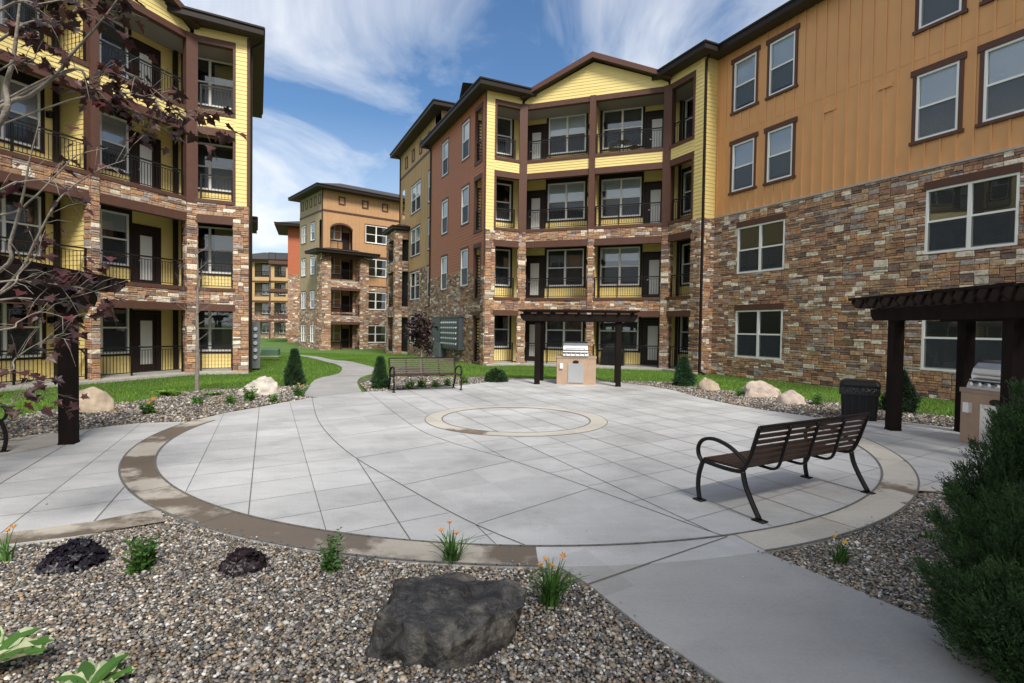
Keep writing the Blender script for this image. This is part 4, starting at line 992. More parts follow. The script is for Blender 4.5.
for x, z, w_, h_ in ap: f1.boxes('attic_panel', [(x, -.06, z, x+.14, 0, z+h_), (x+w_-.14, -.06, z, x+w_, 0, z+h_), (x+.14, -.06, z, x+w_-.14, 0, z+.14), (x+.14, -.06, z+h_-.14, x+w_-.14, 0, z+h_)], 'brown')
mb = MB()      # spandrel of the arch
n = 10
for k in range(n):
    xa = .75+2.35*k/n; xb = .75+2.35*(k+1)/n; za = 11.55+.5*math.sin(pi*(k)/n)**.6; zb_ = 11.55+.5*math.sin(pi*(k+1)/n)**.6
    mb.face([(xa, -.0, za), (xb, -.0, zb_), (xb, 0, 12.06), (xa, 0, 12.06)], 0); mb.face([(xa, -.06, za-.1), (xb, -.06, zb_-.1), (xb, -.06, zb_+.08), (xa, -.06, za+.08)], 1); mb.face([(xa, -.06, za-.1), (xb, -.06, zb_-.1), (xb, .5, zb_-.1), (xa, .5, za-.1)], 1)
f1.put('arch', mb, [M['orange_far'], M['brown']])
f1.wall('lap', .4, -.7, 3.5, 12.1, [hole(.95, z+.1, 1.5, 1.8) for z in cs], 1.3, 'orange_far')
for z in cs: window(f1, .95, z+.1, 1.5, 1.8, 2, 'dark', None, .5, False, 1.3)
for k, z in enumerate((-.7, 2.75, 6.25, 9.3)):
    f1.boxes('balcony_floor', [(.5, -.9 if k < 3 else .02, z-.25, 3.4, 1.3, z)], 'conc_edge'); railing(f1, .75 if k == 3 else .45, 3.1 if k == 3 else 3.4, z, .08 if k == 3 else -1.0)
f1.boxes('recess_side', [(.4, .02, -.7, .5, 1.3, 12.1), (3.4, .02, -.7, 3.5, 1.3, 12.1)], 'brown')
f1.boxes('dark_door', [(2.55, 1.2, z, 3.3, 1.28, z+2.1) for z in (-.7, 2.75, 6.25, 9.3)], 'door')
f3 = Fac(bldC, *f1.pt(-.5, -1.2), aC)
for x0 in (0, 3.95):
    mb = MB(); mb.box(x0+.02, .02, -.9, x0+.88, 1.18, 8.75, 1); stones(mb, x0, -.9, x0+.9, 8.75, back=False); stones(mb, -1.15, -.9, 0, 8.75, fn=lambda x, yy, z: (x0+yy, -x, z), back=False); f3.put('stone_column', mb, [M['stone'], M['mortar']], True)
for z in (2.1, 5.5): 
    mb = MB(); stones(mb, .9, z, 3.95, z+.55); mb.box(.9, .002, z, 3.95, .3, z+.55, 1); f3.put('stone_band', mb, [M['stone'], M['mortar']], True)
    f3.boxes('beam', [(.9, -.02, z-.25, 3.95, .3, z-.003)], 'brown')
f3.boxes('beam', [(0, -.03, 8.4, 4.85, .3, 8.75)], 'brown')
eave_roof(bldC, [f3.pt(0, 0), f3.pt(4.85, 0), f3.pt(4.85, 1.5), f3.pt(0, 1.5)], .85, 8.8, .22, .9, 'porch_roof', .25)
ws = [(LSd-5.95, z, 1.3, 1.8, 2) for z in cs]+[(LSd-3.25, z, 1.15, 1.8, 2 if z < 3 else 1) for z in cs]
hs = [hole(*q[:4]) for q in ws]+[(LSd-.85, 9.0, LSd-.3, 12.3)]
f2.wall('stone', 0, -.9, LSd, 5.2, hs); f2.wall('batten', 0, 5.2, LSd, 15.3, hs, 0, 'olive')
for i, (x, z, w_, h_, n_) in enumerate(ws): window(f2, x, z, w_, h_, n_, 'thin', 'blind_white' if (n_ == 1) else None, .5, False)
f2.boxes('belt_course', [(0, -.05, 13.1, LSd, 0, 13.25)], 'brown')
for x in (.5, 1.75, 3.0, 4.25, 5.5): f2.boxes('attic_panel', [(x, -.05, 13.9, x+.1, 0, 14.85), (x+.55, -.05, 13.9, x+.65, 0, 14.85), (x+.1, -.05, 13.9, x+.55, 0, 14.0), (x+.1, -.05, 14.75, x+.55, 0, 14.85)], 'brown')
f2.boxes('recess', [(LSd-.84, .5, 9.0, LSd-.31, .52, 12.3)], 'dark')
downspout(f1, -.06, -.6, 15, -.04)
eave_roof(bldC, [tuple(Cc), tuple(Cc+WF*fF), tuple(Cc+WF*fF+LSd*fSd), tuple(Cc+LSd*fSd)], .95, 15.2, .36, 3.0)
mb = MB(); o2 = Vector(bldC.location[:2])
pt2 = lambda a, b_: tuple(Cc+a*fF+b_*fSd)
solid([pt2(.6, 1.4), pt2(WF, .6), pt2(WF, LSd), pt2(.6, LSd)], -.5+.75, 15.2+.75)
mb.build('rear_wall', M['orange_far'], bldC)
for o in bldC.children: pass

# ------------------------------------------------------------------ rust red block further back
dd = P3(287.5, 345, 74); aR = rad(40); cR_ = Vector((dd.x, dd.y)); bldR = thing('apartment_building', 'narrow rust red block between the orange block and the distant cream one', 'building', (cR_.x, cR_.y, -.9))
g1 = Fac(bldR, cR_.x, cR_.y, rad(20)); g2d = Vector((-math.sin(rad(20)), math.cos(rad(20))))
g1.wall('lap', 0, 8.6, 12, 15.2, (), 0, 'rust'); g1.wall('stone', 0, -1.2, 12, 8.6)
g2 = Fac(bldR, *(cR_+6*g2d), rad(20)-pi/2); g2.wall('plain', 0, -1.2, 6, 15.2, (), 0, 'conc_edge', 'side_wall')
for k, z in enumerate((3.0, 6.6, 10.4)):
    g1.boxes('balcony_floor', [(-2.4, .1, z-.45, -.02, 3.4, z)], 'brown'); railing(g1, -2.4, -.05, z, .12)
    g1.boxes('balcony_post', [(-2.35, .15, z-3.2, -2.15, .35, z-.6)], 'brown')
eave_roof(bldR, [tuple(cR_-0*g2d), g1.pt(12, 0), g1.pt(12, 6), g1.pt(0, 6)], 1.6, 15.0, .3, 2.2)
mb = MB(); o2 = Vector(bldR.location[:2]); solid([g1.pt(.1, .1), g1.pt(12, .1), g1.pt(12, 6), g1.pt(.1, 5.9)], 0, 15.9); mb.build('rear_wall', M['rust'], bldR)
# ------------------------------------------------------------------ distant cream block
dd = P3(250, 344, 96); cY = Vector((dd.x-6, dd.y)); bldY = thing('apartment_building', 'most distant block, cream with open balconies, past the yellow block corner', 'building', (cY.x, cY.y, -1))
y1 = Fac(bldY, cY.x, cY.y, rad(4)); WY = 20
cols_ = [0, 3.4, 6.0, 9.4, 12.0, 15.4, WY-.6]
hsY = []
for k, z in enumerate((-.6, 2.9, 6.4, 9.9)):
    for i in range(6): hsY.append((cols_[i]+.6, z+.25, cols_[i+1], z+2.75))
y1.wall('plain', 0, 5.6, WY, 12.9, [h for h in hsY], 0, 'tan'); y1.wall('stone', 0, -1.4, WY, 5.6, hsY)
y1.wall('lap', 0, -1, WY, 12.8, (), 1.8, 'olive')
for i, h in enumerate(hsY):
    y1.boxes('railing', [(h[0], .05, h[1]+.95, h[2], .1, h[1]+1.05)]+[(h[0]+.25*j, .06, h[1], h[0]+.25*j+.05, .09, h[1]+.95) for j in range(int((h[2]-h[0])/.25))], 'black')
    window(y1, (h[0]+h[2])/2-.8, h[1]+.5, 1.6, 1.9, 2, 'dark', None, .5, False, 1.7)
for z in (2.2, 5.7, 9.2): y1.boxes('slab_edge', [(0, -.08, z+.05, WY, 1.8, z+.3)], 'brown')
eave_roof(bldY, [y1.pt(0, 0), y1.pt(WY, 0), y1.pt(WY, 14), y1.pt(0, 14)], 1.0, 12.9, .3, 6)
mb = MB(); o2 = Vector(bldY.location[:2]); solid([y1.pt(0, 1.95), y1.pt(WY, 1.95), y1.pt(WY, 14), y1.pt(0, 14)], 0, 13.8); mb.build('rear_wall', M['olive'], bldY)

# ------------------------------------------------------------------ unseen block added behind the viewer to shade the foreground
q_ = Vector((4.4, -8.0)); bldShade = thing('apartment_building', 'orange and stone block out of view, added to shade the foreground', 'building', (q_.x, q_.y, 0))
WK = 24.0; k0 = q_+WK*D2; fK = Fac(bldShade, k0.x, k0.y, A+pi)
kw = [(x, z, 2.27, h_, 2) for x in (2, 7.5, 13, 18.5) for z, h_ in ((.63, 2.0), (4.2, 2.0), (7.77, 2.03), (11.22, 2.1))]
fK.wall('stone', 0, -.3, WK, 6.8, [hole(*q[:4]) for q in kw]); fK.wall('batten', 0, 6.8, WK, 13.9, [hole(*q[:4]) for q in kw], 0, 'orange')
for x, z, w_, h_, n_ in kw: window(fK, x, z, w_, h_, n_, 'all', 'blind_grey')
eave_roof(bldShade, [tuple(q_), tuple(q_-14*D1), tuple(k0-14*D1), tuple(k0)], .62, 13.86, .35, 5)
mb = MB(); o2 = Vector(bldShade.location[:2]); solid([q_-.6*D1, q_-14*D1, k0-14*D1, k0-.6*D1], -.3, 13.9); mb.build('rear_wall', M['orange'], bldShade)
fK2 = Fac(bldShade, *(q_-0*D1), A-pi/2); fK2 = Fac(bldShade, *q_, A+1.5*pi-2*pi); mb = MB(); stones(mb, 0, -.3, 14, 6.8, fn=lambda x, yy, z: (x, -yy, z)) if False else mb.box(0, -.0, -.3, 14, .6, 13.9); fK2.put('side_wall', mb, M['tan'])

BLD_POLYS = [[tuple(Q1-WL*D1), tuple(Q1+16*D2-WL*D1), tuple(Q1+16*D2+20*D1), tuple(C1+12*D1), fE.pt(0, 8), fE.pt(0, 0), tuple(R0), tuple(C1-.2*D1), tuple(C0-.3*DL), tuple(Q0), tuple(Q1)],
             [tuple(Lb), tuple(L0-7.3*DL), tuple(L0), tuple(Rr), tuple(Re), tuple(Re-20*D2), tuple(Lb-20*D2)],
             [tuple(Cc), tuple(Cc+WF*fF), tuple(Cc+WF*fF+8*fSd), tuple(Cc+8*fSd)]]
grass('grass', (-22, 14, 10.5, 46), .07, .085, 'green mown lawn between the blocks')

# ------------------------------------------------------------------ pergolas
def make_pergola(ov=.55, wp=.18, rh=.155):
    """posts at the corners of 2.5 x 1.2 m; x along the length, y away from the plaza"""
    t = thing('pergola', '', 'pergola'); Lx, Ly, w_ = 2.5, 1.2, wp
    for x in (0, Lx):
        for y in (0, Ly):
            mb = MB(); mb.box(x-w_/2, y-w_/2, -.02, x+w_/2, y+w_/2, 2.0); mb.box(x-w_/2-.006, y-w_/2-.006, -.02, x+w_/2+.006, y+w_/2+.006, .03); mb.build('post', M['timber'], t)
    for y in (-.13, .13, Ly-.13, Ly+.13):
        mb = MB(); e = .55; a, b_ = -e, Lx+e; h0, h1 = 1.98, 2.20
        P = [(a+.12, h0), (b_-.12, h0), (b_-.03, h0+.09), (b_, h1), (a, h1), (a+.03, h0+.09)]
        mb.face([(p, y-.022, q) for p, q in P]); mb.face([(p, y+.022, q) for p, q in P][::-1])
        for i in range(6): p, q = P[i], P[(i+1) % 6]; mb.face([(p[0], y-.022, p[1]), (p[0], y+.022, p[1]), (q[0], y+.022, q[1]), (q[0], y-.022, q[1])])
        mb.build('beam', M['timber'], t)
    for k in range(9):
        x = -.42+k*(Lx+.84)/8; mb = MB(); a, b_ = -ov, Ly+ov
        P = [(a+.10, 2.205), (b_-.10, 2.205), (b_, 2.205+rh*.6), (b_, 2.205+rh), (a, 2.205+rh), (a, 2.205+rh*.6)]
        mb.face([(x-.02, p, q) for p, q in P][::-1]); mb.face([(x+.02, p, q) for p, q in P])
        for i in range(6): p, q = P[i], P[(i+1) % 6]; mb.face([(x-.02, p[0], p[1]), (x-.02, q[0], q[1]), (x+.02, q[0], q[1]), (x+.02, p[0], p[1])])
        mb.build('rafter', M['timber'], t)
    mb = MB()
    for k in range(14):
        y = -ov+.04+k*(Ly+2*ov-.08)/13; mb.box(-.6, y-.02, 2.208+rh, Lx+.6, y+.02, 2.25+rh)
    mb.build('slat', M['timber'], t)
    return t
per = make_pergola(.28, .16, .08); per2 = make_pergola(); per3 = copy_tree(per2)
def setp(o, x, y, rz, lab): o.location = (x, y, -.0); o.rotation_euler = (0, 0, rz); o['label'] = lab; o['group'] = 'dark timber pergolas round the plaza'
setp(per, .80, 16.95, rad(-9), 'dark pergola over the grill at the far edge of the plaza')
setp(per2, 6.92, 9.76, rad(-94), 'dark pergola at the right beside the stone wall, its post next to the black bin')
setp(per3, -6.34, 7.73, rad(-72)+pi, 'dark pergola at the left edge behind the maple leaves')
# third one stands with its right end post by the bench: length runs towards the camera
per3.rotation_euler = (0, 0, rad(106)); per3.location = Vector((-6.34, 7.73, 0))-Vector((math.cos(rad(106)), math.sin(rad(106)), 0))*2.5

# ------------------------------------------------------------------ built-in grills
def make_island():
    t = thing('grill_island', '', 'grill island'); W_, Dp, Hh = 1.22, .8, .86
    mb = MB(); mb.box(-W_/2, 0, 0, W_/2, Dp, Hh-.04); mb.build('body', M['stucco'], t)
    mb = MB(); mb.box(-W_/2-.015, -.015, Hh-.04, W_/2+.015, Dp+.015, Hh+.03); mb.build('counter', M['stucco_top'], t)
    mb = MB(); mb.box(-.26, -.025, .06, .22, 0, .66); mb.box(-.24, -.04, .08, .20, -.025, .64); mb.build('access_door', M['steel'], t)
    d = t.children[-1]; mb = MB(); mb.bar((.12, -.07, .25), (.12, -.07, .5), .02); mb.build('handle', M['steel'], d)
    mb = MB(); mb.box(-.52, -.06, .50, -.42, 0, .66); mb.build('socket_box', M['white'], t)
    mb = MB(); mb.tube([(-.02, -.005, .71), (-.02, -.03, .71)], .05, 16, sx=1.9); mb.build('badge', M['black'], t)
    return t
def make_grill():
    t = thing('barbecue_grill', '', 'grill'); w_ = .39
    mb = MB(); mb.box(-w_, -.07, -.02, w_, .58, .08); mb.face([(-w_, -.10, -.02), (w_, -.10, -.02), (w_, -.05, .10), (-w_, -.05, .10)]); mb.box(-w_, -.099, -.05, w_, -.0, -.02); mb.build('firebox', M['steel_dull'], t)
    for k in range(5):
        x = -.29+k*.145; mb = MB(); mb.tube([(x, -.08, .035), (x, -.12, .03)], .027, 12); mb.build('knob', M['steel'], t)
    mb = MB(); P = [(-.02, .09), (-.035, .16), (0, .27), (.08, .36), (.2, .40), (.38, .40), (.5, .32), (.55, .09)]; n = len(P)
    for i in range(n-1): a, b_ = P[i], P[i+1]; mb.face([(-w_+.01, a[0], a[1]), (w_-.01, a[0], a[1]), (w_-.01, b_[0], b_[1]), (-w_+.01, b_[0], b_[1])])
    mb.face([(-w_+.01, p[0], p[1]) for p in P][::-1]); mb.face([(w_-.01, p[0], p[1]) for p in P]); mb.build('hood', M['steel'], t)
    h_ = t.children[-1]; mb = MB(); mb.tube([(-.3, -.085, .19), (.3, -.085, .19)], .014, 8); mb.bar((-.28, -.085, .19), (-.28, -.02, .19), .02); mb.bar((.28, -.085, .19), (.28, -.02, .19), .02); mb.build('handle', M['steel'], h_)
    mb = MB(); mb.tube([(0, -.012, .30), (0, -.02+.02, .33)], .03, 12); 
    mb = MB(); mb.box(-w_, -.13, .065, w_, -.05, .08); mb.build('front_shelf', M['black'], t)
    return t
isl = make_island(); gr = make_grill()
isl2 = copy_tree(isl); gr2 = copy_tree(gr)
isl.location = (2.03, 16.95, 0); isl.rotation_euler = (0, 0, rad(-4)); isl['label'] = 'tan stucco grill counter with pale steel door, under the far pergola'; isl['group'] = 'stucco grill counters'
gr.location = (2.0, 17.0, .94); gr.rotation_euler = (0, 0, rad(-4)); gr['label'] = 'steel barbecue grill under the far pergola, seen front on'; gr['group'] = 'stainless barbecue grills'
ra = rad(-84); cx_, cy_ = 7.40, 8.20
isl2.location = (cx_, cy_, 0); isl2.rotation_euler = (0, 0, ra); isl2['label'] = 'tan stucco grill counter under the right pergola, partly behind the dark juniper'; isl2['group'] = 'stucco grill counters'
gr2.location = (cx_+.05, cy_+.1, .94); gr2.rotation_euler = (0, 0, ra); gr2['label'] = 'steel barbecue grill with domed hood at the right, by the stone wall'; gr2['group'] = 'stainless barbecue grills'

# ------------------------------------------------------------------ benches
def make_bench():
    """local: x along the seat, -y the front"""
    t = thing('park_bench', '', 'bench', group='slatted park benches'); Lb_ = 1.86; E = Lb_/2
    for nm, s_ in (('side', -1), ('side', 1)):
        x = s_*E
        mb = MB(); mb.tube(smooth_line([(x, -.33, .012), (x, -.355, .14), (x, -.345, .28), (x, -.30, .42)], 4), .022, 8, sx=1.15); mb.box(x-.04, -.39, 0, x+.04, -.28, .014); mb.smooth = True; mb.build('leg', M['black'], t)
        mb = MB(); mb.tube(smooth_line([(x, .36, .012), (x, .27, .16), (x, .20, .30), (x, .17, .42)], 4), .024, 8, sx=1.15); mb.box(x-.04, .30, 0, x+.04, .42, .014); mb.smooth = True; mb.build('leg', M['black'], t)
        mb = MB(); mb.tube(smooth_line([(x, -.30, .40), (x, -.355, .47), (x, -.36, .56), (x, -.30, .635), (x, -.17, .665), (x, 0, .63), (x, .12, .565), (x, .215, .50)], 4), .019, 8, sx=1.4); mb.smooth = True; mb.build('armrest', M['black'], t)
        mb = MB(); mb.tube(smooth_line([(x, -.30, .42), (x, -.1, .405), (x, .08, .405), (x, .17, .43), (x, .235, .55), (x, .285, .70), (x, .325, .83), (x, .345, .865)], 4), .02, 8, sx=1.1); mb.smooth = True; mb.build('side_frame', M['black'], t)
    mb = MB()
    for k in range(8):
        y = -.29+k*.056; mb.box(-E+.02, y-.023, .425, E-.02, y+.023, .447)
    mb.build('seat', M['slat'], t)
    mb = MB(); n = 7
    for k in range(n):
        s_ = k/(n-1); y = .19+.135*s_; z = .475+.355*s_; dy, dz = .0085, .021
        tx = Vector((0, .33, .94)); nx_ = Vector((0, -.94, .33)); c = Vector((0, y, z))
        a = c-tx*.0185-nx_*.008; b_ = c+tx*.0185-nx_*.008; d = c+tx*.0185+nx_*.008; e = c-tx*.0185+nx_*.008
        i = len(mb.v)
        for X in (-E+.02, E-.02): mb.v += [(X, *p[1:]) for p in (a, b_, d, e)]
        for q in ((0,3,2,1),(4,5,6,7),(0,1,5,4),(1,2,6,5),(2,3,7,6),(3,0,4,7)): mb.f.append(tuple(i+w for w in q)); mb.m.append(0); mb.c.append((1,1,1))
    mb.build('backrest', M['slat'], t)
    mb = MB(); mb.tube([(-E+.0, .345, .868), (E-.0, .345, .868)], .016, 8); mb.build('top_rail', M['black'], t)
    for s_ in (-.5, 0, .5):
        x = s_*E; mb = MB(); mb.tube(smooth_line([(x, -.31, .415), (x, -.1, .395), (x, .08, .385), (x, .18, .39), (x, .235, .45), (x, .275, .60), (x, .345, .85)], 4), .014, 8, sx=1.6); mb.smooth = True; mb.build('strap', M['black'], t)
    return t
bn = make_bench(); bn2 = copy_tree(bn); bn3 = copy_tree(bn)
bn.location = (2.93, 5.72, 0); bn.rotation_euler = (0, 0, rad(30)); bn['label'] = 'nearest slatted bench, seen from behind on the right of the plaza'
# front feet face away from the camera here
bn.rotation_euler = (0, 0, rad(30)+pi)
a_ = rad(24); f_ = Vector((-2.25, 14.62)); n_ = Vector((-math.sin(a_), math.cos(a_))); c_ = f_+n_*.33
bn2.location = (c_.x, c_.y, 0); bn2.rotation_euler = (0, 0, a_); bn2['label'] = 'bench facing us at the far left of the plaza, beside the small conifer'
bn3.location = (-6.75, 6.19, 0); bn3.rotation_euler = (0, 0, rad(110)); bn3['label'] = 'bench cut by the left edge of the photo, under the left pergola'

def rrect(w_, d_, r, n=5):
    out = []
    for cx_, cy_, a0 in ((w_-r, d_-r, 0), (-w_+r, d_-r, 90), (-w_+r, -d_+r, 180), (w_-r, -d_+r, 270)):
        for k in range(n+1): an = rad(a0+90*k/n); out.append((cx_+r*math.cos(an), cy_+r*math.sin(an)))
    return out
def loft(mb, rings, m=0, cap=True):
    i0 = len(mb.v); n = len(rings[0][0])
    for poly, z in rings: mb.v += [(p[0], p[1], z) for p in poly]
    for k in range(len(rings)-1):
        for j in range(n): mb.f.append((i0+k*n+j, i0+k*n+(j+1) % n, i0+(k+1)*n+(j+1) % n, i0+(k+1)*n+j)); mb.m.append(m); mb.c.append((1,1,1))
    if cap:
        mb.f.append(tuple(i0+(len(rings)-1)*n+j for j in range(n))); mb.m.append(m); mb.c.append((1,1,1)); mb.f.append(tuple(i0+j for j in range(n-1, -1, -1))); mb.m.append(m); mb.c.append((1,1,1))

# ------------------------------------------------------------------ bin
tbn = thing('trash_bin', 'black lined trash bin beside the right pergola post', 'bin', (7.13, 11.05, 0), rad(-33))
mb = MB()
loft(mb, [(rrect(.30, .27, .06), .0), (rrect(.33, .30, .06), .62), (rrect(.33, .30, .06), .66)]); 
for k in range(5): 
    for y in (-.29, .29): mb.box(-.24+k*.12-.02, y-.012, .05, -.24+k*.12+.02, y+.012, .55)
mb.build('bin_body', M['plastic_black'], tbn)
mb = MB(); R_ = []
for z, e in ((.50, .345), (.55, .352), (.60, .345), (.67, .335)):
    pl = rrect(e, e-.03, .07, 6); R_.append(([(p[0]*(1+random.uniform(-.02, .035)), p[1]*(1+random.uniform(-.02, .035))) for p in pl], z))
loft(mb, R_, cap=False); mb.smooth = True; mb.build('bin_liner', M['bag'], tbn)
mb = MB(); loft(mb, [(rrect(.35, .32, .07), .665), (rrect(.355, .325, .07), .70), (rrect(.33, .30, .08), .76), (rrect(.26, .23, .09), .79)]); mb.build('lid', M['plastic_black'], tbn)

# ------------------------------------------------------------------ things on the balconies of the centre block
fQ = Fac(bldA, *(lambda o: (o.x, o.y))(C0+7.3*DG), angR+pi/4)
def at_bay(x, y): return fQ.pt(x, y)
q_ = at_bay(4.75, .75); cg = thing('covered_grill', 'covered black grill on the ground floor patio behind the far pergola', 'covered grill', (q_[0], q_[1], LV[0]), fQ.a)
mb = MB(); random.seed(3); R_ = []
for z, a_, b_ in ((0.03, .60, .33), (.3, .58, .32), (.6, .57, .31), (.82, .55, .30), (.92, .42, .28), (1.08, .36, .25), (1.14, .25, .17)):
    R_.append(([(p[0]*(1+random.uniform(-.025, .025)), p[1]*(1+random.uniform(-.03, .03))) for p in rrect(a_, b_, .09, 5)], z))
loft(mb, R_); mb.build('cover', M['bag'], cg)
mb = MB()
for sx in (-.45, .45): mb.tube([(sx-.03, 0, .035), (sx+.03, 0, .035)], .035, 10)
mb.build('wheel', M['plastic_black'], cg)
def make_chair():
    t = thing('patio_chair', '', 'chair', group='black patio chairs on the balconies'); W_ = .24
    for sx in (-1, 1):
        for y0, y1 in ((-.24, -.22), (.26, .2)):
            mb = MB(); mb.tube([(sx*W_, y0, 0), (sx*W_*.95, y1, .43)], .012, 6); mb.build('leg', M['black'], t)
    mb = MB(); loft(mb, [(rrect(.25, .24, .05, 3), .43), (rrect(.26, .25, .05, 3), .45), (rrect(.25, .24, .05, 3), .47)]); mb.build('seat', M['plastic_black'], t)
    mb = MB(); mb.tube(smooth_line([(-W_, .2, .45), (-W_, .27, .8), (-.12, .30, .92), (.12, .30, .92), (W_, .27, .8), (W_, .2, .45)], 4), .012, 6)
    for k in range(5): x = -.16+k*.08; mb.tube([(x, .215, .47), (x, .295, .90)], .008, 5)
    mb.build('backrest', M['black'], t); return t
ch = make_chair(); ch2 = copy_tree(ch)
for o, x, r_, lb in ((ch, 4.6, .3, 'black chair on the top balcony, left of the two on the right half'), (ch2, 5.6, -.5, 'black chair on the top balcony, right of the two on the right half')):
    q_ = at_bay(x, .8); o.location = (q_[0], q_[1], LV[3]); o.rotation_euler = (0, 0, fQ.a+r_); o['label'] = lb
q_ = at_bay(5.1, .6); tb3 = thing('bistro_table', 'small round black table between the two chairs on the top balcony', 'table', (q_[0], q_[1], LV[3]), 0)
mb = MB(); mb.tube([(0, 0, .68), (0, 0, .71)], .30, 20); mb.build('tabletop', M['plastic_black'], tb3)
mb = MB(); mb.tube([(0, 0, .02), (0, 0, .68)], .02, 8); mb.tube([(0, 0, 0), (0, 0, .02)], .2, 16); mb.build('pedestal', M['black'], tb3)

# ------------------------------------------------------------------ boulders
def boulder(name, label, loc, size, mt, seed, planes=10, rough=.06, sub=5, rz=0, cut=.72, extra=()):
    extra = [(Vector(a).normalized(), b_) for a, b_ in extra]
    random.seed(seed); bm = bmesh.new(); bmesh.ops.create_icosphere(bm, subdivisions=sub, radius=1)
    pls = [(Vector((random.gauss(0, 1), random.gauss(0, 1), random.gauss(0, .8))).normalized(), random.uniform(cut, .95)) for _ in range(planes)]
    for v in bm.verts:
        p = v.co.copy()
        for n_, d_ in pls+extra:
            k = p.dot(n_)-d_
            if k > 0: p -= n_*k*.93
        o = Vector((seed, seed*.7, 0)); crag = (noise.ridged_multi_fractal(p*1.5+o, .9, 2.2, 7, 1.0, 2.0)-1.2)*.12-.10*max(0, noise.noise(p*1.3+o*2)) if mt is M['rock_dark'] else (noise.ridged_multi_fractal(p*1.7+o, 1.0, 2.1, 4, 1.0, 2.0)-1.2)*.022; p = p*(1+crag)
        q = p*(1+rough*1.6*noise.noise(p*1.6+o)+rough*.9*noise.noise(p*4+o)+rough*.5*noise.noise(p*10+o)+rough*.25*noise.noise(p*24+o))
        v.co = Vector((q.x*size[0]/2, q.y*size[1]/2, q.z*size[2]))
    me = bpy.data.meshes.new(name); bm.to_mesh(me); bm.free(); me.materials.append(mt)
    for f in me.polygons: f.use_smooth = True
    o = link(name, me, None, loc, rz); tag(o, label, 'boulder', 'boulders in the gravel beds'); return o
boulder('boulder', 'large dark angular boulder in the foreground pebbles', (-.37, 3.03, -.02), (1.10, .80, .45), M['rock_dark'], 11, 12, .05, 6, rad(8), .66, [((.05, -.20, 1), .46), ((-.5, -.8, .25), .62), ((.55, -.75, .2), .66), ((-.95, .1, .3), .7)])
boulder('boulder', 'smooth rounded tan boulder behind the left pergola post', (-8.35, 10.6, .02), (1.0, .62, .46), M['rock_pale'], 5, 5, .04, 4, .1)
boulder('boulder', 'pale jagged boulder next to the small conifer by the path', (-6.35, 13.55, 0), (1.0, .7, .48), M['rock_white'], 21, 11, .12, 5, .3, .6)
boulder('boulder', 'smallest rounded tan boulder at the right, left of the big flat one', (5.82, 15.95, -.05), (.66, .5, .44), M['rock_pale'], 8, 7, .07, 4)
boulder('boulder', 'long pale flat boulder, middle of the three by the stone wall', (6.68, 14.55, -.04), (1.15, .7, .46), M['rock_pink'], 13, 8, .07, 5, -.1)
boulder('boulder', 'pinkish pale boulder nearest the black bin', (6.85, 13.2, -.04), (.72, .5, .35), M['rock_pink'], 17, 7, .06, 4)
random.seed(99)

# ------------------------------------------------------------------ plants
def leaves_np(pts, dirs, ln, wd, cols, fold=.25):
    """pointed leaves as two bent quads; pts (n,3), dirs (n,3) unit, ln, wd arrays"""
    n = len(pts); up = rng.normal(0, 1, (n, 3)); sd_ = np.cross(dirs, up); sd_ /= np.linalg.norm(sd_, axis=1)[:, None]+1e-9; nr = np.cross(sd_, dirs)
    ln = np.asarray(ln)[:, None]*np.ones((n, 1)); wd = np.asarray(wd)[:, None]*np.ones((n, 1))
    a = pts; m_ = pts+dirs*ln*.5-nr*ln*.04; t = pts+dirs*ln-nr*ln*.12
    l_ = pts+dirs*ln*.42+sd_*wd*.5+nr*wd*fold; r_ = pts+dirs*ln*.42-sd_*wd*.5+nr*wd*fold
    V = np.stack([a, r_, m_, l_, t], 1).reshape(-1, 3)
    k = (np.arange(n)*5)[:, None]; F = np.concatenate([np.stack([k+0, k+1, k+2], -1), np.stack([k+0, k+2, k+3], -1), np.stack([k+1, k+4, k+2], -1), np.stack([k+2, k+4, k+3], -1)], 0).reshape(-1, 3)
    return V, F, np.repeat(cols, 5, 0)
def vcol(base, n, lo=.6, hi=1.4, hue=.12):
    return np.array(base)[None]*rng.uniform(lo, hi, (n, 1))*(1+rng.normal(0, hue, (n, 3)))
def unit(v): return v/(np.linalg.norm(v, axis=-1, keepdims=True)+1e-9)
def conifer(name, label, loc, h, r, base=(.03,.075,.025), n=4200, group='small cone shaped conifers'):
    t = thing(name, label, 'conifer', loc, 0, group)
    mb = MB(); mb.tube([(0, 0, -.05), (0, 0, h*.5), (0, 0, h*.9)], [.03, .02, .005], 6); mb.build('trunk', M['bark'], t)
    u = rng.random(n)**.8; z = u*h*.97; a = rng.uniform(0, 2*pi, n); lump = 1+.24*np.sin(a*3+z*9)+.18*np.sin(a*7-z*23)
    rr = r*np.minimum(1, (1-u)*1.25+.03)*lump*rng.uniform(.3, 1.12, n)**.5
    p = np.stack([np.cos(a)*rr, np.sin(a)*rr, z], -1); d = unit(np.stack([np.cos(a), np.sin(a), np.full(n, 1.3)], -1)+rng.normal(0, .3, (n, 3)))
    P_, D_ = [], []
    for k in range(5): P_.append(p+d*k*.018); D_.append(unit(d+rng.normal(0, .55, (n, 3))))
    P_ = np.concatenate(P_); D_ = np.concatenate(D_); m_ = len(P_)
    V, F, C_ = leaves_np(P_, D_, rng.uniform(.04, .10, m_), rng.uniform(.009, .015, m_), vcol(base, m_, .5, 1.6))
    link('crown', npmesh('crown', V, F, M['needle'], C_), t); return t
conifer('conifer', 'small dark cone conifer on the lawn left of the path', (-6.25, 15.55, -.05), 1.05, .20)
conifer('conifer', 'small cone conifer beside the far bench at the path end', (-3.68, 15.15, -.05), .88, .16, (.035,.09,.03))
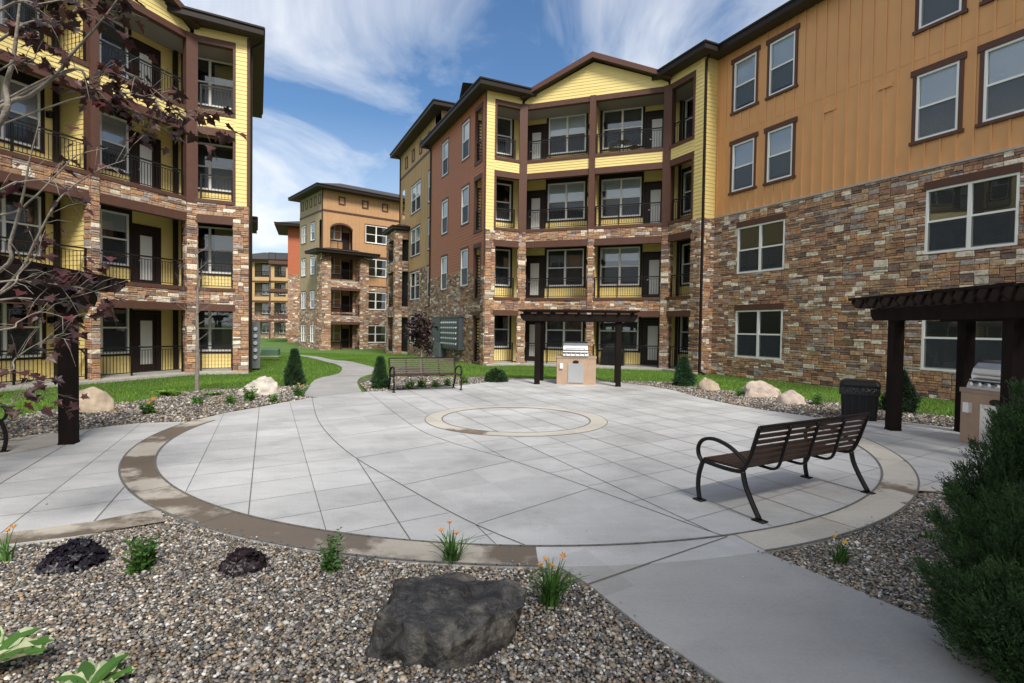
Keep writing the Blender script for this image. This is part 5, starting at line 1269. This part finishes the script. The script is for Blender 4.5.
conifer('conifer', 'small conifer in front of the stone pier right of the far grill', (5.42, 17.0, -.05), .92, .25, (.03,.085,.03))
conifer('conifer', 'dark little conifer behind the right pergola post', (8.75, 12.15, -.05), .92, .28, (.02,.05,.02))
def shrub(name, label, loc, r, h, base, n=2200, lf=.07, cat='shrub', group=None):
    t = thing(name, label, cat, loc, 0, group); mb = MB()
    for k in range(6): a = rng.uniform(0, 6.28); mb.tube([(0, 0, -.03), (math.cos(a)*r*.3, math.sin(a)*r*.3, h*.4), (math.cos(a)*r*.6, math.sin(a)*r*.6, h*.75)], [.012, .008, .004], 5)
    mb.build('stem', M['bark'], t)
    v = unit(rng.normal(0, 1, (n, 3))); v[:, 2] = np.abs(v[:, 2]); q = rng.uniform(.45, 1.05, n)[:, None]**.6; p = v*q*np.array([r, r, h]); d = unit(v+rng.normal(0, .5, (n, 3)))
    V, F, C_ = leaves_np(p, d, rng.uniform(.7, 1.3, n)*lf, rng.uniform(.3, .5, n)*lf, vcol(base, n)); link('foliage', npmesh('foliage', V, F, M['leaf'], C_), t); return t
shrub('shrub', 'rounded dark green shrub by the stone pier behind the far bench', (-.50, 17.6, -.06), .36, .45, (.03,.07,.02), 2400, .08)
M['leaf_stem'] = mat('leaf_stem', (.05,.09,.03), .6)
# ---- big juniper, lower right
def juniper():
    t = thing('juniper', 'large dark feathery juniper filling the lower right corner', 'juniper', (3.5, 3.5, -.05))
    ax = []; random.seed(4)
    for (cx_, cy_, R_, Hh, n) in ((3.80, 3.85, .50, 1.36, 40), (2.70, 2.72, .38, .58, 34), (3.22, 3.25, .42, .90, 30)):
        for k in range(n):
            a = random.uniform(0, 2*pi); q = math.sqrt(random.random()); o = Vector((cx_+math.cos(a)*R_*q*.35, cy_+math.sin(a)*R_*q*.35, 0)); 
            e = Vector((cx_+math.cos(a)*R_*q*1.0, cy_+math.sin(a)*R_*q*1.0, Hh*(1-.55*q*q)*random.uniform(.82, 1.06))); ax.append((o, e, .12+.06*random.random()))
        for k in range(n//4):
            a = random.uniform(0, 2*pi); q = random.uniform(.3, 1.0); o = Vector((cx_+math.cos(a)*R_*q*.5, cy_+math.sin(a)*R_*q*.5, Hh*.3)); e = o+Vector((math.cos(a)*.32, math.sin(a)*.32, Hh*random.uniform(.45, .8)-.25*q)); ax.append((o, e, .055))
        for k in range(int(n*.6)):
            a = random.uniform(0, 2*pi); o = Vector((cx_, cy_, .05)); e = Vector((cx_+math.cos(a)*R_*.98, cy_+math.sin(a)*R_*.98, random.uniform(.12, Hh*.45))); ax.append((o, e, .12))
    mb = MB(); P_, D_ = [], []
    for o, e, rd in ax:
        o2_ = o-Vector(t.location); e2_ = e-Vector(t.location); md = (o2_+e2_)/2+Vector((0, 0, -.04)); mb.tube([o2_, md, e2_], [.010, .006, .002], 5)
        n = int(430*max(.5, (e-o).length)); u = rng.uniform(.3, 1.0, n); axis = np.array((e-o).normalized()); off = rng.normal(0, 1, (n, 3)); off -= (off@axis)[:, None]*axis; off = unit(off)
        rr = rd*1.25*(1.05-u)**.5*rng.uniform(.1, 1, n); p = np.array(o2_)[None]*(1-u[:, None])+np.array(e2_)[None]*u[:, None]+off*rr[:, None]
        d = unit(axis[None]*1.0+off*.55+rng.normal(0, .2, (n, 3))+np.array([0, 0, .25])); P_.append(p); D_.append(d)
    p = np.concatenate(P_); d = np.concatenate(D_); n = len(p); PP, DD, SS = [], [], []
    L_ = rng.uniform(.05, .11, n)
    for k in range(9):
        PP.append(p+d*(L_*k/9)[:, None]); DD.append(unit(d+rng.normal(0, .38, (n, 3)))); SS.append(np.full(n, 1-.06*k))
    PP = np.concatenate(PP); DD = np.concatenate(DD); SS = np.concatenate(SS); m_ = len(PP); tone = np.tile(rng.uniform(.55, 1.5, n), 9)
    C_ = np.array([.036,.080,.022])[None]*tone[:, None]*(1+rng.normal(0, .12, (m_, 3)))
    V, F, C5 = leaves_np(PP, DD, rng.uniform(.020, .038, m_)*SS, rng.uniform(.005, .008, m_), np.clip(C_, 0, 1))
    mb.build('branch', M['leaf_stem'], t); link('foliage', npmesh('foliage', V, F, M['needle'], C5), t)
juniper()
# ---- herbs with leaf pairs
def herb(label, loc, h, nst, lf, base=(.06,.15,.025), spread=.5, flowers=0, cat='plant', group='leafy green bed plants', name='bed_plant'):
    t = thing(name, label, cat, loc, 0, group); mb = MB(); P_, D_, L_ = [], [], []
    for k in range(nst):
        a = rng.uniform(0, 6.28); tilt = rng.uniform(.05, spread); hh = h*rng.uniform(.7, 1.05); dv = Vector((math.cos(a)*tilt, math.sin(a)*tilt, 1)).normalized(); b0 = Vector((rng.normal(0, .02), rng.normal(0, .02), -.03)); e = b0+dv*hh; mb.tube([b0, (b0+e)/2+Vector((0, 0, .01)), e], [.004, .003, .002], 5)
        nn = max(5, int(hh/.035))
        for i in range(nn):
            u = .15+.85*i/(nn-1); c = b0+dv*hh*u; a2 = i*1.7+a
            for s_ in (0, pi): P_.append(c); D_.append((math.cos(a2+s_), math.sin(a2+s_), .35+rng.normal(0, .25))); L_.append(lf*(1.15-.65*u)*rng.uniform(.8, 1.2))
    P_ = np.array([tuple(q) for q in P_]); D_ = unit(np.array(D_)); L_ = np.array(L_); n = len(P_)
    V, F, C_ = leaves_np(P_, D_, L_, L_*.48, vcol(base, n, .65, 1.45, .08)); mb.build('stem', M['leaf_stem'], t); link('foliage', npmesh('foliage', V, F, M['leaf'], C_), t)
    for k in range(flowers): 
        a = rng.uniform(0, 6.28); q = rng.uniform(.05, .18)*h/.35; c = Vector((math.cos(a)*q, math.sin(a)*q, h*rng.uniform(.75, 1.02))); mf = MB(); flower(mf, c, .045); mf.build('flower', M['flower'], t)
    return t
def flower(mb, c, r, dirv=None):
    dv = (dirv or Vector((rng.normal(0, .4), rng.normal(-.3, .4), 1))).normalized(); x = dv.orthogonal().normalized(); y = dv.cross(x)
    for k in range(6):
        a = 2*pi*k/6; o = x*math.cos(a)+y*math.sin(a); s_ = x*math.cos(a+pi/2)+y*math.sin(a+pi/2)
        mb.face([c-dv*r*.8, c+o*r*.55-s_*r*.25, c+o*r*1.15+dv*r*.35, c+o*r*.55+s_*r*.25])
def daylily(label, loc, h, nb, nf, fm='flower', group='daylilies with orange flowers'):
    t = thing('daylily', label, 'daylily', loc, 0, group); mb = MB(); cols = []
    for k in range(nb):
        a = rng.uniform(0, 6.28); L_ = h*rng.uniform(.75, 1.25); out = rng.uniform(.15, .75); w_ = .009*rng.uniform(.8, 1.2); b0 = Vector((rng.normal(0, .025), rng.normal(0, .025), -.03)); o = Vector((math.cos(a), math.sin(a), 0)); s_ = Vector((-o.y, o.x, 0)); pr_ = None
        c = tuple(np.clip(np.array([.07,.17,.03])*rng.uniform(.6, 1.5), 0, 1))
        for i in range(6):
            u = i/5; q = b0+o*(L_*out*u**1.5)+Vector((0, 0, L_*(u-.45*out*u**3))); ww = w_*(1-u)**.6+.0006; cur = (q-s_*ww, q+Vector((0, 0, -ww*.5)), q+s_*ww)
            if pr_: mb.face([pr_[0], pr_[1], cur[1], cur[0]], 0, c); mb.face([pr_[1], pr_[2], cur[2], cur[1]], 0, c)
            pr_ = cur
    mb.build('foliage', M['leaf'], t, True)
    for k in range(nf):
        a = rng.uniform(0, 6.28); e = Vector((math.cos(a)*h*.3, math.sin(a)*h*.3-.02, h*rng.uniform(.85, 1.15))); mb = MB(); mb.tube([(0, 0, 0), e*.5+Vector((0, 0, h*.08)), e], [.003, .0025, .002], 5); st = mb.build('scape', M['leaf_stem'], t)
        mf = MB(); flower(mf, e+Vector((0, 0, .015)), .024); mf.build('flower', M[fm], t)
    return t
daylily('daylily with yellow buds at the plaza edge behind the dark boulder', (-.43, 4.02, -.02), .26, 60, 3)
daylily('daylily with orange and yellow blooms right of the dark boulder', (.27, 3.42, -.02), .29, 90, 4)
daylily('sparse daylily with one tall yellow stalk below the nearest bench', (2.55, 4.12, -.02), .20, 34, 2, 'flower_yellow')
daylily('tiny yellowish daylily in the pebbles left of the juniper', (3.62, 4.62, -.02), .12, 14, 1, 'flower_yellow')
daylily('daylily cut by the left edge with one orange bloom', (-3.72, 3.95, -.02), .24, 18, 2)
herb('bushy green plant on the left foreground pebbles between the two dark purple mounds', (-2.63, 3.83, -.03), .30, 13, .085, (.05,.13,.02))
herb('upright green plant by the ring band, right of the purple mounds', (-1.27, 3.88, -.03), .30, 10, .07, (.05,.13,.02))
def heuchera(label, loc, r, h, base):
    t = thing('heuchera', label, 'dark plant', loc, 0, 'dark purple leafed mounds'); V, F, C_ = [], [], []; off = 0
    for k in range(190):
        a = rng.uniform(0, 6.28); q = rng.random()**.55; c = Vector((math.cos(a)*r*q, math.sin(a)*r*q, h*(1-.75*q*q)*rng.uniform(.7, 1.05))); nr = Vector((math.cos(a)*q*.9+rng.normal(0, .45), math.sin(a)*q*.9+rng.normal(0, .3), 1)).normalized(); x = nr.orthogonal().normalized(); y = nr.cross(x); s_ = rng.uniform(.024, .044); n = 15; col = np.array(base)*rng.uniform(.5, 1.6)
        V.append(tuple(c)); C_.append(col); 
        for i in range(n):
            an = 2*pi*i/n; rr = s_*(1+.10*math.cos(5*an)+.04*math.cos(10*an+1)); V.append(tuple(c+x*math.cos(an)*rr+y*math.sin(an)*rr+nr*s_*(.22*math.cos(5*an)-.15))); C_.append(col)
        for i in range(n): F.append((off, off+1+i, off+1+(i+1) % n))
        off += n+1
    link('foliage', npmesh('foliage', np.array(V), np.array(F), M['gloss_leaf'], np.array(C_)), t); mb = MB()
    for k in range(12): a = k*.52; mb.tube([(0, 0, -.03), (math.cos(a)*r*.5, math.sin(a)*r*.5, h*.6)], .003, 4)
    mb.build('stem', M['soil'], t)
heuchera('larger dark purple leaf mound near the left edge of the foreground pebbles', (-3.18, 3.92, -.03), .20, .17, (.010,.007,.013))
heuchera('smaller dark purple leaf mound just below the ring band', (-1.93, 3.9, -.03), .155, .13, (.016,.008,.010))
def hosta(label, loc, n=12, L0_=.26, group='green leaved hostas', var=True, base=(.07,.17,.03)):
    t = thing('hosta', label, 'hosta', loc, 0, group); g = MB()
    for k in range(n):
        a = 2*pi*k/n+rng.normal(0, .25); L_ = L0_*rng.uniform(.75, 1.15); el = rng.uniform(.35, 1.0); o = Vector((math.cos(a), math.sin(a), 0)); s_ = Vector((-o.y, o.x, 0)); rows = []
        for i in range(14):
            u = i/13; q = o*(L_*u*math.cos(el*(1-.5*u)))+Vector((0, 0, L_*(math.sin(el)*u-.55*u*u*math.sin(el))+.02)); ww = L_*.23*math.sin(pi*min(1, u*.93+.05))**.8; rip = .012*math.sin(u*18+k)
            rows.append([q-s_*ww+Vector((0, 0, ww*.25+rip)), q-s_*ww*.78+Vector((0, 0, ww*.05)), q-Vector((0, 0, ww*.12)), q+s_*ww*.78+Vector((0, 0, ww*.05)), q+s_*ww+Vector((0, 0, ww*.25-rip))])
        kk = rng.uniform(.75, 1.25)
        for i in range(13):
            for j in range(4):
                c = (.50*kk, .55*kk, .33*kk) if (var and j in (0, 3) and (i//2+k) % 6) else tuple(np.array(base)*kk*(1.0 if j % 2 else 1.1)); g.face([rows[i][j], rows[i][j+1], rows[i+1][j+1], rows[i+1][j]], 0, c)
    g.smooth = True; g.build('foliage', M['leaf'], t, True)
hosta('white edged hosta at the bottom left of the photo', (-1.98, 2.52, -.02), 11, .19)
hosta('hosta leaves cut by the bottom left corner', (-2.62, 2.62, -.02), 10, .30)
hosta('pale green hosta in the left bed in front of the sapling', (-8.25, 13.0, -.03), 16, .34, 'green leaved hostas', False, (.16,.28,.05))
hosta('second pale hosta right of the sapling in the left bed', (-7.25, 13.1, -.03), 12, .26, 'green leaved hostas', False, (.14,.26,.06))
for i, (px, py, h, fl, lb) in enumerate([(150,414,.36,3,'flowering green plant in the left bed right of the pergola post'),(198,404,.26,0,'leafy plant in the left bed below the sapling'),(230,404,.30,0,'leafy plant in the left bed midway between sapling and boulder'),(250,401,.42,0,'bushy plant in the left bed just left of the pale jagged boulder'),(273,402,.24,0,'low plant in front of the pale jagged boulder'),(298,396,.34,2,'yellow tipped plant at the right end of the left bed'),
        (409,388,.3,0,'leafy plant behind the left part of the far bench'),(421,387.5,.33,0,'leafy plant second from the left behind the far bench'),(434,387,.28,0,'leafy plant behind the middle of the far bench'),(448,386,.30,0,'leafy plant behind the right part of the far bench'),(464,383.5,.32,1,'yellow flowering plant at the right end of the far bench'),(740,396,.26,0,'grassy plant between the smallest and the long pale boulder'),(818,405,.34,0,'leafy plant on the far gravel left of the black bin')]):
    g_ = G(px, py); herb(lb, (g_.x, g_.y, -.04), h, 12, .11, (.08,.19,.03) if i % 2 else (.10,.22,.04), .7, fl)

# ---- trees
def branchy(mb, p0, d0, L_, r0_, depth, tips, seg=4, spread=.6, up=.15, gnarl=.12):
    p = Vector(p0); d = Vector(d0).normalized(); pts = [p.copy()]; rs = [r0_]
    for k in range(seg):
        d = (d+Vector((rng.normal(0, gnarl), rng.normal(0, gnarl), rng.normal(0, gnarl)+up*.3))).normalized(); p = p+d*L_/seg; pts.append(p.copy()); rs.append(max(.0015, r0_*(1-.75*(k+1)/seg)))
    mb.tube(pts, rs, 6 if r0_ > .01 else 4)
    if depth == 0: tips.append((p, d)); return
    for k in range(1, seg+1):
        if rng.random() < .95:
            a = rng.uniform(0, 6.28); x = d.orthogonal().normalized(); y = d.cross(x); nd = (d+(x*math.cos(a)+y*math.sin(a))*spread*1.4).normalized(); branchy(mb, pts[k], nd, L_*rng.uniform(.45, .7), rs[k]*.65, depth-1, tips, seg, spread, up, gnarl)
    tips.append((p, d))
def maple_leaves(tips, size, base, seed_cols=.5, droop=.5, name='foliage', parent=None, mt='gloss_leaf'):
    out = [(0,0),(.10,.10),(.30,.0),(.40,.06),(.33,.17),(.36,.26),(.50,.36),(.58,.52),(.44,.50),(.30,.52),(.26,.66),(.13,.80),(0,1.0),(-.13,.80),(-.26,.66),(-.30,.52),(-.44,.50),(-.58,.52),(-.50,.36),(-.36,.26),(-.33,.17),(-.40,.06),(-.30,.0),(-.10,.10)]
    V, F, C_ = [], [], []; off = 0; n = len(out)
    for p, d in tips:
        a = rng.uniform(0, 6.28); y = Vector((math.cos(a)+d[0]*.6, math.sin(a)+d[1]*.6, -droop*rng.uniform(.2, 1.8))).normalized(); nr = Vector((rng.normal(0, .5), rng.normal(0, .5), 1)); x = y.cross(nr).normalized(); nr = x.cross(y); s_ = size*rng.uniform(.65, 1.2); col = np.array(base)*rng.uniform(.5, 1.7)*(1+rng.normal(0, .15, 3)); col = np.clip(col, .003, 1)
        q0_ = Vector(p)+y*s_*.15; V.append(tuple(q0_+y*s_*.38-nr*s_*.06)); C_.append(col)
        for (u, v) in out: V.append(tuple(q0_+x*u*s_+y*v*s_+nr*s_*(.25*abs(u)-.18*v*v+rng.normal(0, .02)))); C_.append(col)
        for i in range(n): F.append((off, off+1+i, off+1+(i+1) % n))
        off += n+1
    return link(name, npmesh(name, np.array(V), np.array(F), M[mt], np.array(C_)), parent)
tp = thing('purple_maple', 'purple leaved maple reaching in from the left edge, bare grey twigs among dark red leaves', 'tree', (-5.3, 4.6, -.05)); tl = Vector(tp.location)
mb = MB(); trunk = [Vector((-5.3, 4.6, -.05)), Vector((-5.25, 4.6, 1.0)), Vector((-5.3, 4.55, 2.1)), Vector((-5.2, 4.6, 3.2)), Vector((-5.25, 4.5, 4.5)), Vector((-5.2, 4.5, 5.6))]
mb.tube([p-tl for p in smooth_line([tuple(q) for q in trunk], 4) and [Vector(q) for q in smooth_line([tuple(q) for q in trunk], 4)]], [.075*(1-.8*k/20) for k in range(21)], 10); mb.smooth = True
tips = []
def limb(st, path, dist, r0_, leafy=0, dens=10, back=0):
    """grow a limb from the trunk through points in space"""
    pts = [Vector(st)]+[P3(x, y, d_) for (x, y), d_ in zip(path, np.linspace(dist[0], dist[1], len(path)))]
    sm = [Vector(q) for q in smooth_line([tuple(q) for q in pts], 5)]; n = len(sm); rs = [max(.0022, r0_*(1-.85*k/n)) for k in range(n)]; mb.tube([q-tl for q in sm], rs, 6)
    for k in range(n//4, n):
        if rng.random() < leafy:
            d = (sm[k]-sm[k-1]).normalized(); x = d.orthogonal().normalized(); y = d.cross(x); a = rng.uniform(0, 6.28); nd = (d*.7+x*math.cos(a)+y*math.sin(a)).normalized(); L_ = rng.uniform(.10, .34); e = sm[k]+nd*L_; md = sm[k]+nd*L_*.5+Vector((0, 0, .02)); mb.tube([sm[k]-tl, md-tl, e-tl], [.003, .0022, .0015], 4)
            for j in range(rng.poisson(dens/4)): u = rng.uniform(.4, 1.05); tips.append((sm[k]+(e-sm[k])*u+Vector(rng.normal(0, .03, 3)), nd))
T = lambda z: (-5.25, 4.55, z)
limb(T(1.6), [(0,271),(10,243),(22,200),(40,150),(56,105),(70,72)][:3]+[(30,159),(40,120)], (4.3, 4.0), .018, .1, 3)
limb(T(2.0), [(-20,300),(19,272),(36,240),(60,198),(95,172),(125,160)], (4.4, 4.2), .016, .5, 5)
limb(T(1.5), [(0,294),(19,274),(34,258),(40,250)], (3.9, 3.8), .010, .4, 4)
limb(T(2.9), [(0,108),(29,96),(58,73),(70,56),(97,26),(117,0),(130,-30)], (4.2, 3.9), .020, .15, 3)
limb(T(2.4), [(-5,130),(6,85),(13,60),(17,30),(20,0),(24,-40)], (4.0, 3.9), .024, .2, 4)
limb(T(3.0), [(58,73),(90,88),(120,92),(150,98),(180,112),(205,126)], (4.1, 4.4), .011, 1.0, 15)
limb(T(3.0), [(60,75),(88,80),(118,70),(146,84),(172,104)], (4.2, 4.3), .009, 1.0, 12)
limb(T(3.0), [(70,100),(100,104),(128,108),(150,120),(165,130)], (4.3, 4.5), .008, 1.0, 10)
limb(T(3.4), [(0,40),(30,22),(62,18),(90,8),(120,12)], (4.0, 4.2), .012, .9, 10)
limb(T(3.6), [(0,10),(40,4),(80,-4),(120,-10)], (3.8, 4.0), .012, .9, 12)
limb(T(3.2), [(0,70),(20,64),(40,66),(58,72)], (3.9, 4.0), .008, .8, 9)
limb(T(2.6), [(0,215),(31,200),(59,172),(78,155),(108,148)], (4.2, 4.3), .012, .4, 6)
limb(T(2.3), [(0,190),(20,182),(50,180),(66,188)], (4.0, 4.1), .009, .7, 7)
limb(T(1.9), [(0,282),(30,282),(60,285),(90,290),(112,300)], (3.9, 4.2), .010, .7, 8)
limb(T(1.8), [(0,300),(20,298),(48,300),(78,296),(128,280)], (4.0, 4.3), .010, .6, 7)
limb(T(1.6), [(0,330),(18,322),(40,312),(66,318)], (3.8, 3.9), .008, .6, 7)
limb(T(1.4), [(0,372),(14,360),(30,348),(52,338),(70,340)], (3.9, 4.0), .008, .7, 8)
limb(T(1.1), [(0,405),(12,398),(24,392),(35,386)], (4.0, 4.2), .008, .9, 10)
mb.build('trunk', M['bark'], tp)
tr2 = [(p-tl, d) for p, d in tips if rng.random() < .92]
maple_leaves(tr2, .088, (.052,.016,.015), parent=tp)
# sapling
sp_ = thing('sapling', 'thin bare sapling with fine twigs in the left bed before the stone column', 'tree', (-8.1, 13.9, -.06)); mb = MB(); tips = []
mb.tube([(0, 0, 0), (.02, 0, 1.0), (0, .02, 2.0), (.03, 0, 3.0), (.02, 0, 3.9)], [.055, .045, .034, .02, .004], 8)
for k in range(17):
    z = 1.35+k*.14; a = k*2.4; branchy(mb, (0.01, 0, z), (math.cos(a), math.sin(a), .75), .75*(1-.03*k), .009, 1, tips, 4, .5, .3, .10)
mb.build('trunk', M['bark'], sp_); maple_leaves([tips[i] for i in range(0, len(tips), 3)], .075, (.06,.03,.028), parent=sp_)
# little purple tree
pt_ = thing('purple_tree', 'small dark purple tree in front of the meter bank', 'tree', (-3.9, 23.2, -.2)); mb = MB(); tips = []
mb.tube([(0, 0, 0), (.02, 0, .7), (0, 0, 1.5), (0, 0, 2.0)], [.05, .04, .025, .01], 8)
for k in range(11):
    a = k*2.4; branchy(mb, (0, 0, .75+k*.11), (math.cos(a), math.sin(a), .9), .46, .012, 1, tips, 4, .6, .3, .1)
mb.build('trunk', M['bark'], pt_); tt = []
for p, d in tips:
    for j in range(22): tt.append((p+Vector(rng.normal(0, .10, 3)), d))
maple_leaves(tt, .11, (.030,.012,.016), parent=pt_, name='crown')
